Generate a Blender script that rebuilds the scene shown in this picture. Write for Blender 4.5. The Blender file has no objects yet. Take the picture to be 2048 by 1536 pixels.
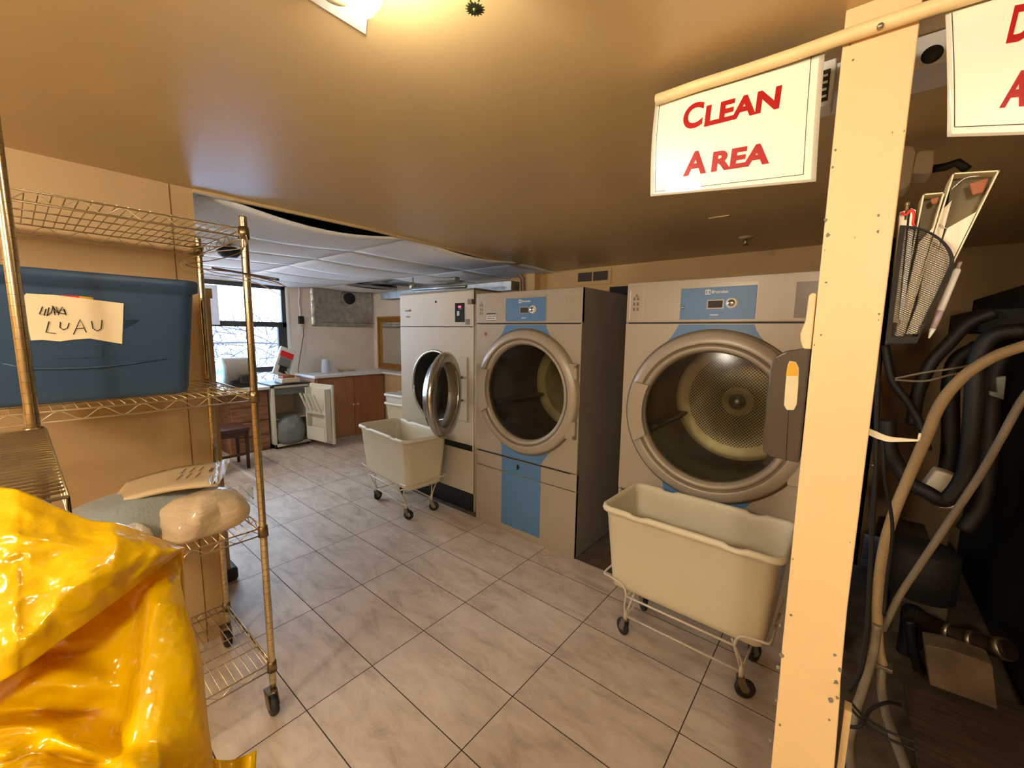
import bpy, bmesh, math, random
from mathutils import Vector, Matrix, noise
random.seed(7)
C = bpy.context.scene.collection
PI = math.pi

# ------------------------------------------------------------------ camera
F_PX, EYE = 820.04, 1.574
RW = Matrix(((0.7703127282654958, 0.6375149955616718, 0.013889964224937053),
             (0.09024075586392304, -0.08742337089693607, -0.9920754811011734),
             (-0.6312486884368761, 0.7654618113629303, -0.12487317042385597)))
cam = bpy.data.cameras.new('camera'); camo = bpy.data.objects.new('camera', cam); C.objects.link(camo)
r0, r1, r2 = RW[0], RW[1], RW[2]
camo.matrix_world = Matrix(((r0[0], -r1[0], -r2[0], 0), (r0[1], -r1[1], -r2[1], 0), (r0[2], -r1[2], -r2[2], EYE), (0, 0, 0, 1)))
cam.sensor_fit = 'HORIZONTAL'; cam.sensor_width = 36; cam.lens = F_PX / 2048 * 36
cam.clip_start = 0.02; cam.clip_end = 200
bpy.context.scene.camera = camo

# ------------------------------------------------------------------ view, world, lights
vs = bpy.context.scene.view_settings
vs.view_transform = 'Standard'; vs.look = 'None'; vs.gamma = 1; vs.use_curve_mapping = False
vs.exposure = 0.0
W = bpy.data.worlds.new('world'); bpy.context.scene.world = W; W.use_nodes = True
bg = W.node_tree.nodes['Background']; bg.inputs[0].default_value = (0.58, 0.76, 1.0, 1); bg.inputs[1].default_value = 17.0
BULB_POWER = 5.6

def lin(c):
    return tuple(((x / 255) / 12.92 if x / 255 <= 0.04045 else ((x / 255 + 0.055) / 1.055) ** 2.4) for x in c)

def area(name, loc, rot, sx, sy, power, color, portal=False):
    l = bpy.data.lights.new(name, 'AREA'); l.shape = 'RECTANGLE'; l.size = sx; l.size_y = sy
    l.energy = power; l.color = color
    if portal: l.cycles.is_portal = True
    o = bpy.data.objects.new(name, l); C.objects.link(o); o.location = loc; o.rotation_euler = rot
    return o
area('window_portal', (-6.36, 1.58, 1.49), (0, -PI / 2, 0), 1.4, 1.96, 1, (1, 1, 1), True)

# ------------------------------------------------------------------ materials
def mat(name, col, rough=0.5, metal=0.0, var=0.0, vscale=6.0, bump=0.0, bscale=40.0, spec=0.5, emit=None, estr=0.0,
        coat=0.0, stretch=(1, 1, 1), col2=None, trans=0.0, alpha=1.0, sheen=0.0):
    m = bpy.data.materials.new(name); m.use_nodes = True
    nt = m.node_tree; b = nt.nodes['Principled BSDF']
    c = lin(col)
    b.inputs['Base Color'].default_value = (*c, 1); b.inputs['Roughness'].default_value = rough
    b.inputs['Metallic'].default_value = metal; b.inputs['Specular IOR Level'].default_value = spec
    b.inputs['Coat Weight'].default_value = coat
    b.inputs['Transmission Weight'].default_value = trans; b.inputs['Alpha'].default_value = alpha
    if sheen: b.inputs['Sheen Weight'].default_value = sheen
    if emit:
        b.inputs['Emission Color'].default_value = (*lin(emit), 1); b.inputs['Emission Strength'].default_value = estr
    if var or bump:
        tc = nt.nodes.new('ShaderNodeTexCoord'); mp = nt.nodes.new('ShaderNodeMapping')
        nt.links.new(tc.outputs['Object'], mp.inputs[0]); mp.inputs['Scale'].default_value = stretch
    if var:
        n = nt.nodes.new('ShaderNodeTexNoise'); n.inputs['Scale'].default_value = vscale; n.inputs['Detail'].default_value = 5
        nt.links.new(mp.outputs[0], n.inputs['Vector'])
        r = nt.nodes.new('ShaderNodeValToRGB')
        a = tuple(x * (1 - var) for x in c) if col2 is None else lin(col2)
        d = tuple(min(1, x * (1 + var)) for x in c) if col2 is None else c
        r.color_ramp.elements[0].position = 0.3; r.color_ramp.elements[1].position = 0.7
        r.color_ramp.elements[0].color = (*a, 1); r.color_ramp.elements[1].color = (*d, 1)
        nt.links.new(n.outputs[0], r.inputs[0]); nt.links.new(r.outputs[0], b.inputs['Base Color'])
    if bump:
        n2 = nt.nodes.new('ShaderNodeTexNoise'); n2.inputs['Scale'].default_value = bscale; n2.inputs['Detail'].default_value = 4
        nt.links.new(mp.outputs[0], n2.inputs['Vector'])
        bp = nt.nodes.new('ShaderNodeBump'); bp.inputs['Strength'].default_value = bump; bp.inputs['Distance'].default_value = 0.01
        nt.links.new(n2.outputs[0], bp.inputs['Height']); nt.links.new(bp.outputs[0], b.inputs['Normal'])
    return m

def tile_mat():
    m = bpy.data.materials.new('floor_tile'); m.use_nodes = True; nt = m.node_tree; b = nt.nodes['Principled BSDF']
    L = nt.links.new; N = nt.nodes.new
    tc = N('ShaderNodeTexCoord'); sx = N('ShaderNodeSeparateXYZ'); L(tc.outputs['Object'], sx.inputs[0])
    def ax(out, org, step, hw):
        a = N('ShaderNodeMath'); a.operation = 'SUBTRACT'; L(out, a.inputs[0]); a.inputs[1].default_value = org - 50 * step
        d = N('ShaderNodeMath'); d.operation = 'DIVIDE'; L(a.outputs[0], d.inputs[0]); d.inputs[1].default_value = step
        f = N('ShaderNodeMath'); f.operation = 'FRACT'; L(d.outputs[0], f.inputs[0])
        fl = N('ShaderNodeMath'); fl.operation = 'FLOOR'; L(d.outputs[0], fl.inputs[0])
        s = N('ShaderNodeMath'); s.operation = 'SUBTRACT'; L(f.outputs[0], s.inputs[0]); s.inputs[1].default_value = 0.5
        ab = N('ShaderNodeMath'); ab.operation = 'ABSOLUTE'; L(s.outputs[0], ab.inputs[0])
        g = N('ShaderNodeMath'); g.operation = 'GREATER_THAN'; L(ab.outputs[0], g.inputs[0]); g.inputs[1].default_value = 0.5 - hw / step
        return g.outputs[0], fl.outputs[0]
    gx, fx = ax(sx.outputs[0], -1.613, 0.60977, 0.0022)
    gy, fy = ax(sx.outputs[1], 0.643, 0.303625, 0.0022)
    mx = N('ShaderNodeMath'); mx.operation = 'MAXIMUM'; L(gx, mx.inputs[0]); L(gy, mx.inputs[1])
    cb = N('ShaderNodeCombineXYZ'); L(fx, cb.inputs[0]); L(fy, cb.inputs[1])
    wn = N('ShaderNodeTexWhiteNoise'); wn.noise_dimensions = '3D'; L(cb.outputs[0], wn.inputs['Vector'])
    sc = N('ShaderNodeVectorMath'); sc.operation = 'SCALE'; L(wn.outputs['Color'], sc.inputs[0]); sc.inputs['Scale'].default_value = 7
    ad = N('ShaderNodeVectorMath'); ad.operation = 'ADD'; L(tc.outputs['Object'], ad.inputs[0]); L(sc.outputs[0], ad.inputs[1])
    n1 = N('ShaderNodeTexNoise'); n1.inputs['Scale'].default_value = 7; n1.inputs['Detail'].default_value = 10; n1.inputs['Roughness'].default_value = 0.68; n1.inputs['Distortion'].default_value = 0.5
    mp = N('ShaderNodeMapping'); mp.inputs['Scale'].default_value = (0.6, 1.5, 1); mp.inputs['Rotation'].default_value = (0, 0, 0.5)
    L(ad.outputs[0], mp.inputs[0]); L(mp.outputs[0], n1.inputs['Vector'])
    rp = N('ShaderNodeValToRGB'); e = rp.color_ramp.elements
    e[0].position = 0.33; e[0].color = (*lin((172, 156, 140)), 1); e[1].position = 0.7; e[1].color = (*lin((220, 206, 190)), 1)
    k = rp.color_ramp.elements.new(0.48); k.color = (*lin((200, 185, 168)), 1)
    L(n1.outputs[0], rp.inputs[0])
    mix = N('ShaderNodeMix'); mix.data_type = 'RGBA'; L(mx.outputs[0], mix.inputs['Factor']); L(rp.outputs[0], mix.inputs[6])
    mix.inputs[7].default_value = (*lin((62, 48, 40)), 1)
    L(mix.outputs[2], b.inputs['Base Color'])
    rr = N('ShaderNodeMapRange'); L(mx.outputs[0], rr.inputs[0]); rr.inputs[3].default_value = 0.48; rr.inputs[4].default_value = 0.9
    L(rr.outputs[0], b.inputs['Roughness'])
    bp = N('ShaderNodeBump'); bp.invert = True; bp.inputs['Distance'].default_value = 0.002; bp.inputs['Strength'].default_value = 0.7
    am = N('ShaderNodeMath'); am.operation = 'MULTIPLY_ADD'; L(n1.outputs[0], am.inputs[0]); am.inputs[1].default_value = 0.15; L(mx.outputs[0], am.inputs[2])
    L(am.outputs[0], bp.inputs['Height']); L(bp.outputs[0], b.inputs['Normal'])
    return m

def perf_mat():
    m = bpy.data.materials.new('perforated_steel'); m.use_nodes = True; nt = m.node_tree; b = nt.nodes['Principled BSDF']
    L = nt.links.new; N = nt.nodes.new
    tc = N('ShaderNodeTexCoord'); sx = N('ShaderNodeSeparateXYZ'); L(tc.outputs['Object'], sx.inputs[0])
    cb = N('ShaderNodeCombineXYZ'); L(sx.outputs[0], cb.inputs[0]); L(sx.outputs[2], cb.inputs[1])
    mp = N('ShaderNodeMapping'); mp.inputs['Rotation'].default_value = (0, 0, PI / 4); L(cb.outputs[0], mp.inputs[0])
    v = N('ShaderNodeTexVoronoi'); v.voronoi_dimensions = '2D'; v.inputs['Scale'].default_value = 68; v.inputs['Randomness'].default_value = 0
    L(mp.outputs[0], v.inputs['Vector'])
    lt = N('ShaderNodeMath'); lt.operation = 'LESS_THAN'; L(v.outputs['Distance'], lt.inputs[0]); lt.inputs[1].default_value = 0.36
    ln = N('ShaderNodeVectorMath'); ln.operation = 'LENGTH'; L(cb.outputs[0], ln.inputs[0])
    g = N('ShaderNodeMath'); g.operation = 'GREATER_THAN'; L(ln.outputs['Value'], g.inputs[0]); g.inputs[1].default_value = 0.095
    g2 = N('ShaderNodeMath'); g2.operation = 'LESS_THAN'; L(ln.outputs['Value'], g2.inputs[0]); g2.inputs[1].default_value = 0.315
    a = N('ShaderNodeMath'); a.operation = 'MULTIPLY'; L(g.outputs[0], a.inputs[0]); L(g2.outputs[0], a.inputs[1])
    a2 = N('ShaderNodeMath'); a2.operation = 'MULTIPLY'; L(a.outputs[0], a2.inputs[0]); L(lt.outputs[0], a2.inputs[1])
    n = N('ShaderNodeTexNoise'); n.inputs['Scale'].default_value = 5; L(tc.outputs['Object'], n.inputs['Vector'])
    rp = N('ShaderNodeValToRGB'); e = rp.color_ramp.elements; e[0].position = .35; e[1].position = .7
    e[0].color = (*lin((168, 150, 100)), 1); e[1].color = (*lin((206, 192, 146)), 1); L(n.outputs[0], rp.inputs[0])
    mx = N('ShaderNodeMix'); mx.data_type = 'RGBA'; L(a2.outputs[0], mx.inputs['Factor']); L(rp.outputs[0], mx.inputs[6])
    mx.inputs[7].default_value = (*lin((30, 20, 12)), 1); L(mx.outputs[2], b.inputs['Base Color'])
    b.inputs['Metallic'].default_value = 0.45; b.inputs['Roughness'].default_value = 0.42
    return m

def thin_glass(name, tint=(1, 1, 1), rough=0.02, ior=1.5):
    m = bpy.data.materials.new(name); m.use_nodes = True; nt = m.node_tree
    for n in list(nt.nodes):
        if n.type != 'OUTPUT_MATERIAL': nt.nodes.remove(n)
    out = [n for n in nt.nodes if n.type == 'OUTPUT_MATERIAL'][0]
    t = nt.nodes.new('ShaderNodeBsdfTransparent'); t.inputs[0].default_value = (*tint, 1)
    g = nt.nodes.new('ShaderNodeBsdfGlossy'); g.inputs['Roughness'].default_value = rough
    fr = nt.nodes.new('ShaderNodeFresnel'); fr.inputs[0].default_value = ior
    mx = nt.nodes.new('ShaderNodeMixShader')
    nt.links.new(fr.outputs[0], mx.inputs[0]); nt.links.new(t.outputs[0], mx.inputs[1]); nt.links.new(g.outputs[0], mx.inputs[2])
    nt.links.new(mx.outputs[0], out.inputs[0])
    return m

def mesh_mat():
    """black expanded-metal mesh: real see-through diamond openings"""
    m = bpy.data.materials.new('black_wire_mesh'); m.use_nodes = True; nt = m.node_tree; b = nt.nodes['Principled BSDF']
    return m

M = {}
def dm(k, *a, **kw): M[k] = mat(k, *a, **kw)
M['tile'] = tile_mat(); M['perf'] = perf_mat()
M['glass'] = thin_glass('door_glass', (0.74, 0.75, 0.72), 0.16, 1.4); M['pane'] = thin_glass('window_glass', (0.95, 0.98, 1))
dm('concrete', (92, 78, 60), 0.9, var=0.35, vscale=9, bump=0.6, bscale=30)
dm('ceil', (206, 179, 128), 0.33, var=0.05, vscale=1.6, bump=0.06, bscale=5)
dm('ceil_trim', (204, 176, 128), 0.5, var=0.05)
dm('wallp', (190, 158, 112), 0.6, var=0.05, vscale=2)
dm('wall_back', (214, 176, 116), 0.65, var=0.06, vscale=3)
dm('wall_far', (232, 218, 202), 0.75, var=0.05, vscale=3)
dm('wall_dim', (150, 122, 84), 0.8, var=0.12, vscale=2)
dm('seam', (120, 88, 48), 0.7)
dm('drop', (240, 240, 240), 0.85, var=0.06, vscale=60, bump=0.5, bscale=120)
dm('plenum', (30, 26, 24), 0.9)
dm('pillar', (232, 200, 148), 0.42, var=0.03, vscale=3, bump=0.05, bscale=8)
dm('chip', (120, 116, 104), 0.8)
dm('pole', (232, 206, 150), 0.45, var=0.08, vscale=14)
dm('sign', (246, 240, 218), 0.35, coat=0.8, bump=0.12, bscale=12, stretch=(1, 1, 2.5))
dm('laminate', (214, 208, 190), 0.15, coat=0.6, bump=0.15, bscale=14)
dm('red', (214, 36, 28), 0.45)
dm('ink', (40, 40, 52), 0.5)
dm('mgrey', (172, 160, 142), 0.42, metal=0.15, var=0.02, vscale=3, bump=0.02, bscale=160)
dm('mgrey2', (168, 156, 138), 0.35, metal=0.1)
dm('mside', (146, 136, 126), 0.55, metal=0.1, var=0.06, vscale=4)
dm('groove', (112, 98, 76), 0.5)
dm('darkline', (44, 36, 28), 0.6)
dm('blue', (84, 124, 170), 0.42)
dm('white', (232, 230, 222), 0.4)
dm('offwhite', (194, 182, 158), 0.4, var=0.04, vscale=4)
dm('black', (20, 20, 20), 0.45)
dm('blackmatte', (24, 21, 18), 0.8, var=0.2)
dm('rubber', (36, 34, 33), 0.6)
dm('steel', (196, 192, 182), 0.22, metal=1.0)
dm('drum', (104, 92, 74), 0.38, metal=0.6, var=0.12, vscale=4)
dm('steel_dull', (150, 142, 124), 0.4, metal=0.9, var=0.1, vscale=12)
dm('galv', (164, 168, 168), 0.42, metal=0.8, var=0.2, vscale=16)
dm('rack', (226, 208, 168), 0.3, metal=0.9, var=0.12, vscale=10)
dm('post_chrome', (200, 184, 148), 0.2, metal=1.0, var=0.25, vscale=14, stretch=(1, 1, .3))
dm('rackdark', (140, 122, 90), 0.32, metal=1.0)
dm('cartplastic', (218, 208, 180), 0.42, var=0.02)
dm('cartframe', (216, 206, 184), 0.45, metal=0.1)
dm('tote', (42, 68, 96), 0.42, var=0.05, vscale=3)
dm('paper', (244, 226, 184), 0.85, var=0.03, bump=0.2, bscale=10)
dm('marker', (30, 26, 26), 0.6)
dm('yellow', (240, 198, 0), 0.22, var=0.02, vscale=4, bump=0.75, bscale=20, spec=0.6, coat=0.4)
dm('pillow', (150, 158, 156), 0.95, bump=0.4, bscale=90, sheen=0.3)
dm('linen', (226, 206, 172), 0.5, var=0.05, bump=0.9, bscale=22, coat=0.5, stretch=(1, 1, 2.2))
dm('parcel', (222, 198, 156), 0.6, var=0.06, vscale=8, bump=0.2, bscale=18)
dm('plasticfilm', (232, 226, 212), 0.12, coat=0.8, bump=0.8, bscale=60)
dm('wood', (188, 132, 90), 0.55, var=0.35, vscale=5, stretch=(1, 1, 0.35), col2=(154, 98, 64))
dm('wood_brown', (158, 112, 76), 0.6, var=0.3, vscale=8, stretch=(1, 1, 6), col2=(112, 70, 42))
dm('wood_dark', (74, 44, 32), 0.4, var=0.2, vscale=8)
dm('board', (84, 66, 46), 0.8, var=0.4, vscale=7, stretch=(1, 9, 9), col2=(50, 38, 26), bump=0.4, bscale=30)
dm('counter', (232, 230, 228), 0.35)
dm('foil', (176, 178, 172), 0.34, metal=0.85, var=0.2, vscale=14, bump=1.0, bscale=22)
dm('gold', (170, 124, 58), 0.38, metal=0.7, var=0.2, vscale=30, bump=0.3, bscale=60)
dm('mirror', (225, 225, 222), 0.03, metal=1.0)
dm('frame_dark', (52, 52, 54), 0.5)
dm('bluewhite', (206, 214, 228), 0.55)
dm('fabricgrey', (118, 122, 120), 0.9, bump=0.4, bscale=50)
dm('fridge', (232, 226, 208), 0.38)
dm('hose_tan', (156, 132, 94), 0.6, var=0.12, vscale=12)
dm('hose_black', (15, 13, 12), 0.6)
dm('hose_grey', (120, 108, 88), 0.6, var=0.15, vscale=10)
dm('pcb_white', (206, 196, 172), 0.5, var=0.06)
dm('dispenser', (62, 56, 50), 0.25, coat=0.3)
dm('amber', (206, 158, 40), 0.3, coat=0.4)
dm('liquid', (208, 196, 158), 0.35)
dm('tan_plastic', (226, 196, 150), 0.5, var=0.06, vscale=20)
dm('binder', (226, 214, 180), 0.45)
dm('pages', (240, 230, 206), 0.8, var=0.12, vscale=90, stretch=(1, 1, 0.05))
dm('lining', (104, 90, 56), 0.6, var=0.3)
dm('leather', (150, 84, 46), 0.6, var=0.2)
dm('lilac', (170, 150, 158), 0.4)
dm('snow', (235, 240, 250), 0.8)
dm('bark', (62, 60, 66), 0.9)
dm('vent', (70, 52, 40), 0.6)
dm('led', (255, 60, 90), 0.4, emit=(255, 40, 70), estr=5)
dm('bulb', (255, 240, 200), 0.4, emit=(255, 242, 220), estr=1.0)
dm('globe', (250, 240, 220), 0.4, emit=(255, 244, 222), estr=150.0)  # glow of the added fill globes behind the camera
dm('socket', (226, 200, 140), 0.45)
dm('brass', (90, 96, 60), 0.35, metal=0.8)
dm('copperpipe', (60, 44, 32), 0.5, metal=0.5, var=0.3, vscale=20)

def add_translucency(m, col, f):
    nt = m.node_tree; out = [n for n in nt.nodes if n.type == 'OUTPUT_MATERIAL'][0]; b = nt.nodes['Principled BSDF']
    t = nt.nodes.new('ShaderNodeBsdfTranslucent'); t.inputs[0].default_value = (*lin(col), 1)
    mx = nt.nodes.new('ShaderNodeMixShader'); mx.inputs[0].default_value = f
    nt.links.new(b.outputs[0], mx.inputs[1]); nt.links.new(t.outputs[0], mx.inputs[2]); nt.links.new(mx.outputs[0], out.inputs[0])
add_translucency(M['yellow'], (250, 206, 10), .22)

# ------------------------------------------------------------------ mesh builder
OFF = {}
class MB:
    def __init__(s): s.v = []; s.f = []; s.sm = []; s.mi = []; s.cur = 0; s.smooth = False
    def add(s, vs_, fs, smooth=None):
        b = len(s.v); s.v += [Vector(p) for p in vs_]
        sm = s.smooth if smooth is None else smooth
        for f in fs: s.f.append([b + i for i in f]); s.sm.append(sm); s.mi.append(s.cur)
        return s
    def box(s, x0, x1, y0, y1, z0, z1, mx=None):
        p = [(x, y, z) for x in (x0, x1) for y in (y0, y1) for z in (z0, z1)]
        if mx is not None: p = [mx @ Vector(q) for q in p]
        return s.add(p, [(0, 1, 3, 2), (4, 6, 7, 5), (0, 4, 5, 1), (2, 3, 7, 6), (0, 2, 6, 4), (1, 5, 7, 3)], False)
    def tube(s, pts, r, seg=8, closed=False, cap=True):
        pts = [Vector(p) for p in pts]; n = len(pts)
        rs = r if isinstance(r, (list, tuple)) else [r] * n
        tang = []
        for i in range(n):
            a = pts[(i - 1) % n] if (closed or i > 0) else pts[0]; b = pts[(i + 1) % n] if (closed or i < n - 1) else pts[-1]
            t = (b - a); tang.append(t.normalized() if t.length > 1e-9 else Vector((0, 0, 1)))
        up = Vector((0, 0, 1)) if abs(tang[0].z) < 0.9 else Vector((1, 0, 0))
        nrm = tang[0].cross(up).normalized(); vv = []
        for i in range(n):
            t = tang[i]; nrm = (nrm - t * nrm.dot(t))
            nrm = nrm.normalized() if nrm.length > 1e-6 else t.orthogonal().normalized()
            bn = t.cross(nrm)
            for k in range(seg):
                a = 2 * PI * k / seg; vv.append(pts[i] + (nrm * math.cos(a) + bn * math.sin(a)) * rs[i])
        ff = []; m = n if closed else n - 1
        for i in range(m):
            j = (i + 1) % n
            for k in range(seg): ff.append((i * seg + k, j * seg + k, j * seg + (k + 1) % seg, i * seg + (k + 1) % seg))
        s.add(vv, ff, True)
        if cap and not closed:
            b = len(s.v) - len(vv)
            s.f.append([b + k for k in range(seg)]); s.sm.append(False); s.mi.append(s.cur)
            s.f.append([b + (n - 1) * seg + k for k in reversed(range(seg))]); s.sm.append(False); s.mi.append(s.cur)
        return s
    def cyl(s, p0, p1, r, r2=None, seg=20):
        return s.tube([p0, p1], [r, r if r2 is None else r2], seg)
    def lathe(s, prof, org, axis='Z', seg=32, a0=0, a1=2 * PI, smooth=True, close=False):
        org = Vector(org); full = abs(a1 - a0 - 2 * PI) < 1e-6; ns = seg if full else seg + 1; vv = []
        for k in range(ns):
            a = a0 + (a1 - a0) * k / seg; c, d = math.cos(a), math.sin(a)
            for (r, h) in prof:
                if axis == 'Z': p = Vector((r * c, r * d, h))
                elif axis == 'Y': p = Vector((r * c, h, r * d))
                else: p = Vector((h, r * c, r * d))
                vv.append(org + p)
        m = len(prof); ff = []
        for k in range(seg):
            k2 = (k + 1) % ns
            for i in range(m - 1): ff.append((k * m + i, k2 * m + i, k2 * m + i + 1, k * m + i + 1))
            if close: ff.append((k * m + m - 1, k2 * m + m - 1, k2 * m, k * m))
        s.add(vv, ff, smooth)
        if close and not full:
            b = len(s.v) - len(vv)
            for kk in (0, ns - 1): s.f.append([b + kk * m + i for i in range(m)]); s.sm.append(False); s.mi.append(s.cur)
        return s
    def prism(s, poly, d0, d1, axis='Y', mx=None):
        n = len(poly)
        def P(a, b, d): return {'Y': (a, d, b), 'X': (d, a, b), 'Z': (a, b, d)}[axis]
        vv = [P(a, b, d0) for a, b in poly] + [P(a, b, d1) for a, b in poly]
        if mx is not None: vv = [mx @ Vector(q) for q in vv]
        ff = [tuple(range(n)), tuple(reversed(range(n, 2 * n)))] + [(i, (i + 1) % n, n + (i + 1) % n, n + i) for i in range(n)]
        return s.add(vv, ff, False)
    def grid(s, nu, nv, fn, smooth=True):
        vv = [fn(i / (nu - 1), j / (nv - 1)) for j in range(nv) for i in range(nu)]
        ff = [(j * nu + i, j * nu + i + 1, (j + 1) * nu + i + 1, (j + 1) * nu + i) for j in range(nv - 1) for i in range(nu - 1)]
        return s.add(vv, ff, smooth)
    def build(s, name, mats, parent=None, local=False, bevel=0, solid=0, sub=0, fix=True):
        me = bpy.data.meshes.new(name)
        off = OFF.get(parent.name, Vector((0, 0, 0))) if (parent and not local) else Vector((0, 0, 0))
        me.from_pydata([v - off for v in s.v], [], s.f)
        me.polygons.foreach_set('use_smooth', s.sm); me.polygons.foreach_set('material_index', s.mi)
        for m in (mats if isinstance(mats, (list, tuple)) else [mats]): me.materials.append(M[m] if isinstance(m, str) else m)
        if fix:
            bm = bmesh.new(); bm.from_mesh(me); bmesh.ops.recalc_face_normals(bm, faces=bm.faces); bm.to_mesh(me); bm.free()
        o = bpy.data.objects.new(name, me); C.objects.link(o)
        if parent: o.parent = parent; OFF[o.name] = OFF.get(parent.name, Vector((0, 0, 0)))
        if bevel:
            b = o.modifiers.new('bevel', 'BEVEL'); b.width = bevel; b.segments = 3; b.limit_method = 'ANGLE'; b.angle_limit = 0.6
            b.harden_normals = False
        if solid:
            b = o.modifiers.new('solid', 'SOLIDIFY'); b.thickness = solid; b.offset = 0
        if sub:
            b = o.modifiers.new('sub', 'SUBSURF'); b.levels = sub; b.render_levels = sub
        return o

def tag(o, label=None, cat=None, group=None, kind=None):
    if label: o['label'] = label
    if cat: o['category'] = cat
    if group: o['group'] = group
    if kind: o['kind'] = kind
    return o
def thing(name, label, cat, loc, group=None, rz=0):
    o = bpy.data.objects.new(name, None); C.objects.link(o); o.location = loc; o.rotation_euler = (0, 0, rz)
    o.empty_display_size = 0.05
    OFF[o.name] = Vector(loc)
    return tag(o, label, cat, group)
def struct(name, mb, m, **kw): return tag(mb.build(name, m, **kw), kind='structure')
def dup(root, loc, rz, label, group=None):
    def cp(o, par):
        c = o.copy(); C.objects.link(c); c.parent = par
        for ch in o.children: cp(ch, c)
        return c
    c = cp(root, None); c.location = loc; c.rotation_euler = (0, 0, rz); c['label'] = label
    if group: c['group'] = group
    return c
def text(name, s, size, m, parent, pos, ax=(1, 0, 0), up=(0, 0, 1), extrude=0.0006, bold=0.0, sx=1.0, align='LEFT', shear=0):
    cu = bpy.data.curves.new(name, 'FONT'); cu.body = s; cu.size = size; cu.extrude = extrude; cu.offset = bold; cu.align_x = align; cu.shear = shear
    t = bpy.data.objects.new(name, cu); C.objects.link(t)
    dg = bpy.context.evaluated_depsgraph_get(); dg.update()
    me = bpy.data.meshes.new_from_object(t.evaluated_get(dg)); bpy.data.objects.remove(t)
    ax = Vector(ax).normalized(); up = Vector(up); up = (up - ax * up.dot(ax)).normalized(); n = ax.cross(up)
    R = Matrix((ax, up, n)).transposed().to_4x4()
    off = OFF.get(parent.name, Vector((0, 0, 0))) if parent else Vector((0, 0, 0))
    me.transform(Matrix.Translation(Vector(pos) - off) @ R @ Matrix.Diagonal((sx, 1, 1, 1)))
    me.materials.clear(); me.materials.append(M[m])
    o = bpy.data.objects.new(name, me); C.objects.link(o)
    if parent: o.parent = parent; OFF[o.name] = off
    return o
def ray(px, py):
    return RW.transposed() @ Vector(((px - 1024) / F_PX, (py - 768) / F_PX, 1))
def at(px, py, axis, v):
    """the point of the real plane axis=v seen at that place of the photograph"""
    d = ray(px, py); i = 'XYZ'.index(axis); o = Vector((0, 0, EYE)); return o + d * ((v - o[i]) / d[i])
def smooth_path(pts, n=8):
    pts = [Vector(p) for p in pts]; out = []
    P = [2 * pts[0] - pts[1]] + pts + [2 * pts[-1] - pts[-2]]
    for i in range(1, len(P) - 2):
        for k in range(n):
            t = k / n; a, b, c, d = P[i - 1], P[i], P[i + 1], P[i + 2]
            out.append(0.5 * ((2 * b) + (c - a) * t + (2 * a - 5 * b + 4 * c - d) * t * t + (3 * b - a - 3 * c + d) * t ** 3))
    out.append(pts[-1]); return out
def arc(cx, cz, r, a0, a1, n): return [(cx + r * math.cos(a0 + (a1 - a0) * i / n), cz + r * math.sin(a0 + (a1 - a0) * i / n)) for i in range(n + 1)]

CEIL = 2.2; WX = -2.374; WY = 0.578
# ================================================================== the setting
struct('floor', MB().box(-6.6, -3.45, 0.2, 4.1, -0.1, 0).box(-3.45, 0.03, -2.3, 2.385, -0.1, 0).box(0.03, 2.4, -2.3, 0.7, -0.1, 0), 'tile')
struct('floor_2', MB().box(-3.45, 0.0, 2.385, 4.4, -0.12, -0.012).box(0.03, 2.4, 0.7, 4.4, -0.12, -0.012), 'concrete')
mb = MB(); mb.prism([(-2.374, 0.45), (-2.374, 0.578), (-2.36, 1.453), (-2.5, 3.236), (-2.5, 4.4), (2.5, 4.4), (2.5, -2.4), (-2.374, -2.4)], CEIL, CEIL + 0.06, 'Z')
struct('ceiling', mb, 'ceil')
# edge trim where the main ceiling stops
mb = MB()
e = [Vector((-2.374, 0.578, 0)), Vector((-2.36, 1.453, 0)), Vector((-2.5, 3.236, 0)), Vector((-2.5, 3.6, 0))]
for a, b in zip(e, e[1:]):
    mb.prism([(a.x - 0.03, a.y), (b.x - 0.03, b.y), (b.x + 0.004, b.y), (a.x + 0.004, a.y)], CEIL - 0.004, CEIL + 0.35, 'Z')
struct('trim_1', mb, 'ceil_trim')
mb = MB()
for a, b in zip(e, e[1:]):
    mb.prism([(a.x - 0.012, a.y), (b.x - 0.012, b.y), (b.x + 0.012, b.y), (a.x + 0.012, a.y)], CEIL - 0.014, CEIL + 0.001, 'Z')
struct('trim_2', mb, 'ceil_trim', bevel=0.003)
struct('ceiling_2', MB().box(-6.6, -2.35, 0.2, 4.1, 2.56, 2.62), 'plenum')
struct('wall_left', MB().box(WX - 0.11, WX, -2.3, WY, 0, CEIL + 0.4), 'wallp')
mb = MB()
for y in (WY - 0.085, WY - 0.69, -0.72):
    mb.box(WX - 0.001, WX + 0.0015, y - 0.002, y + 0.002, 0, CEIL)
struct('trim_3', mb, 'seam')
struct('wall_side', MB().box(-6.5, WX - 0.11, 0.2, 0.3, 0, 2.6), 'wall_far')
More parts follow.
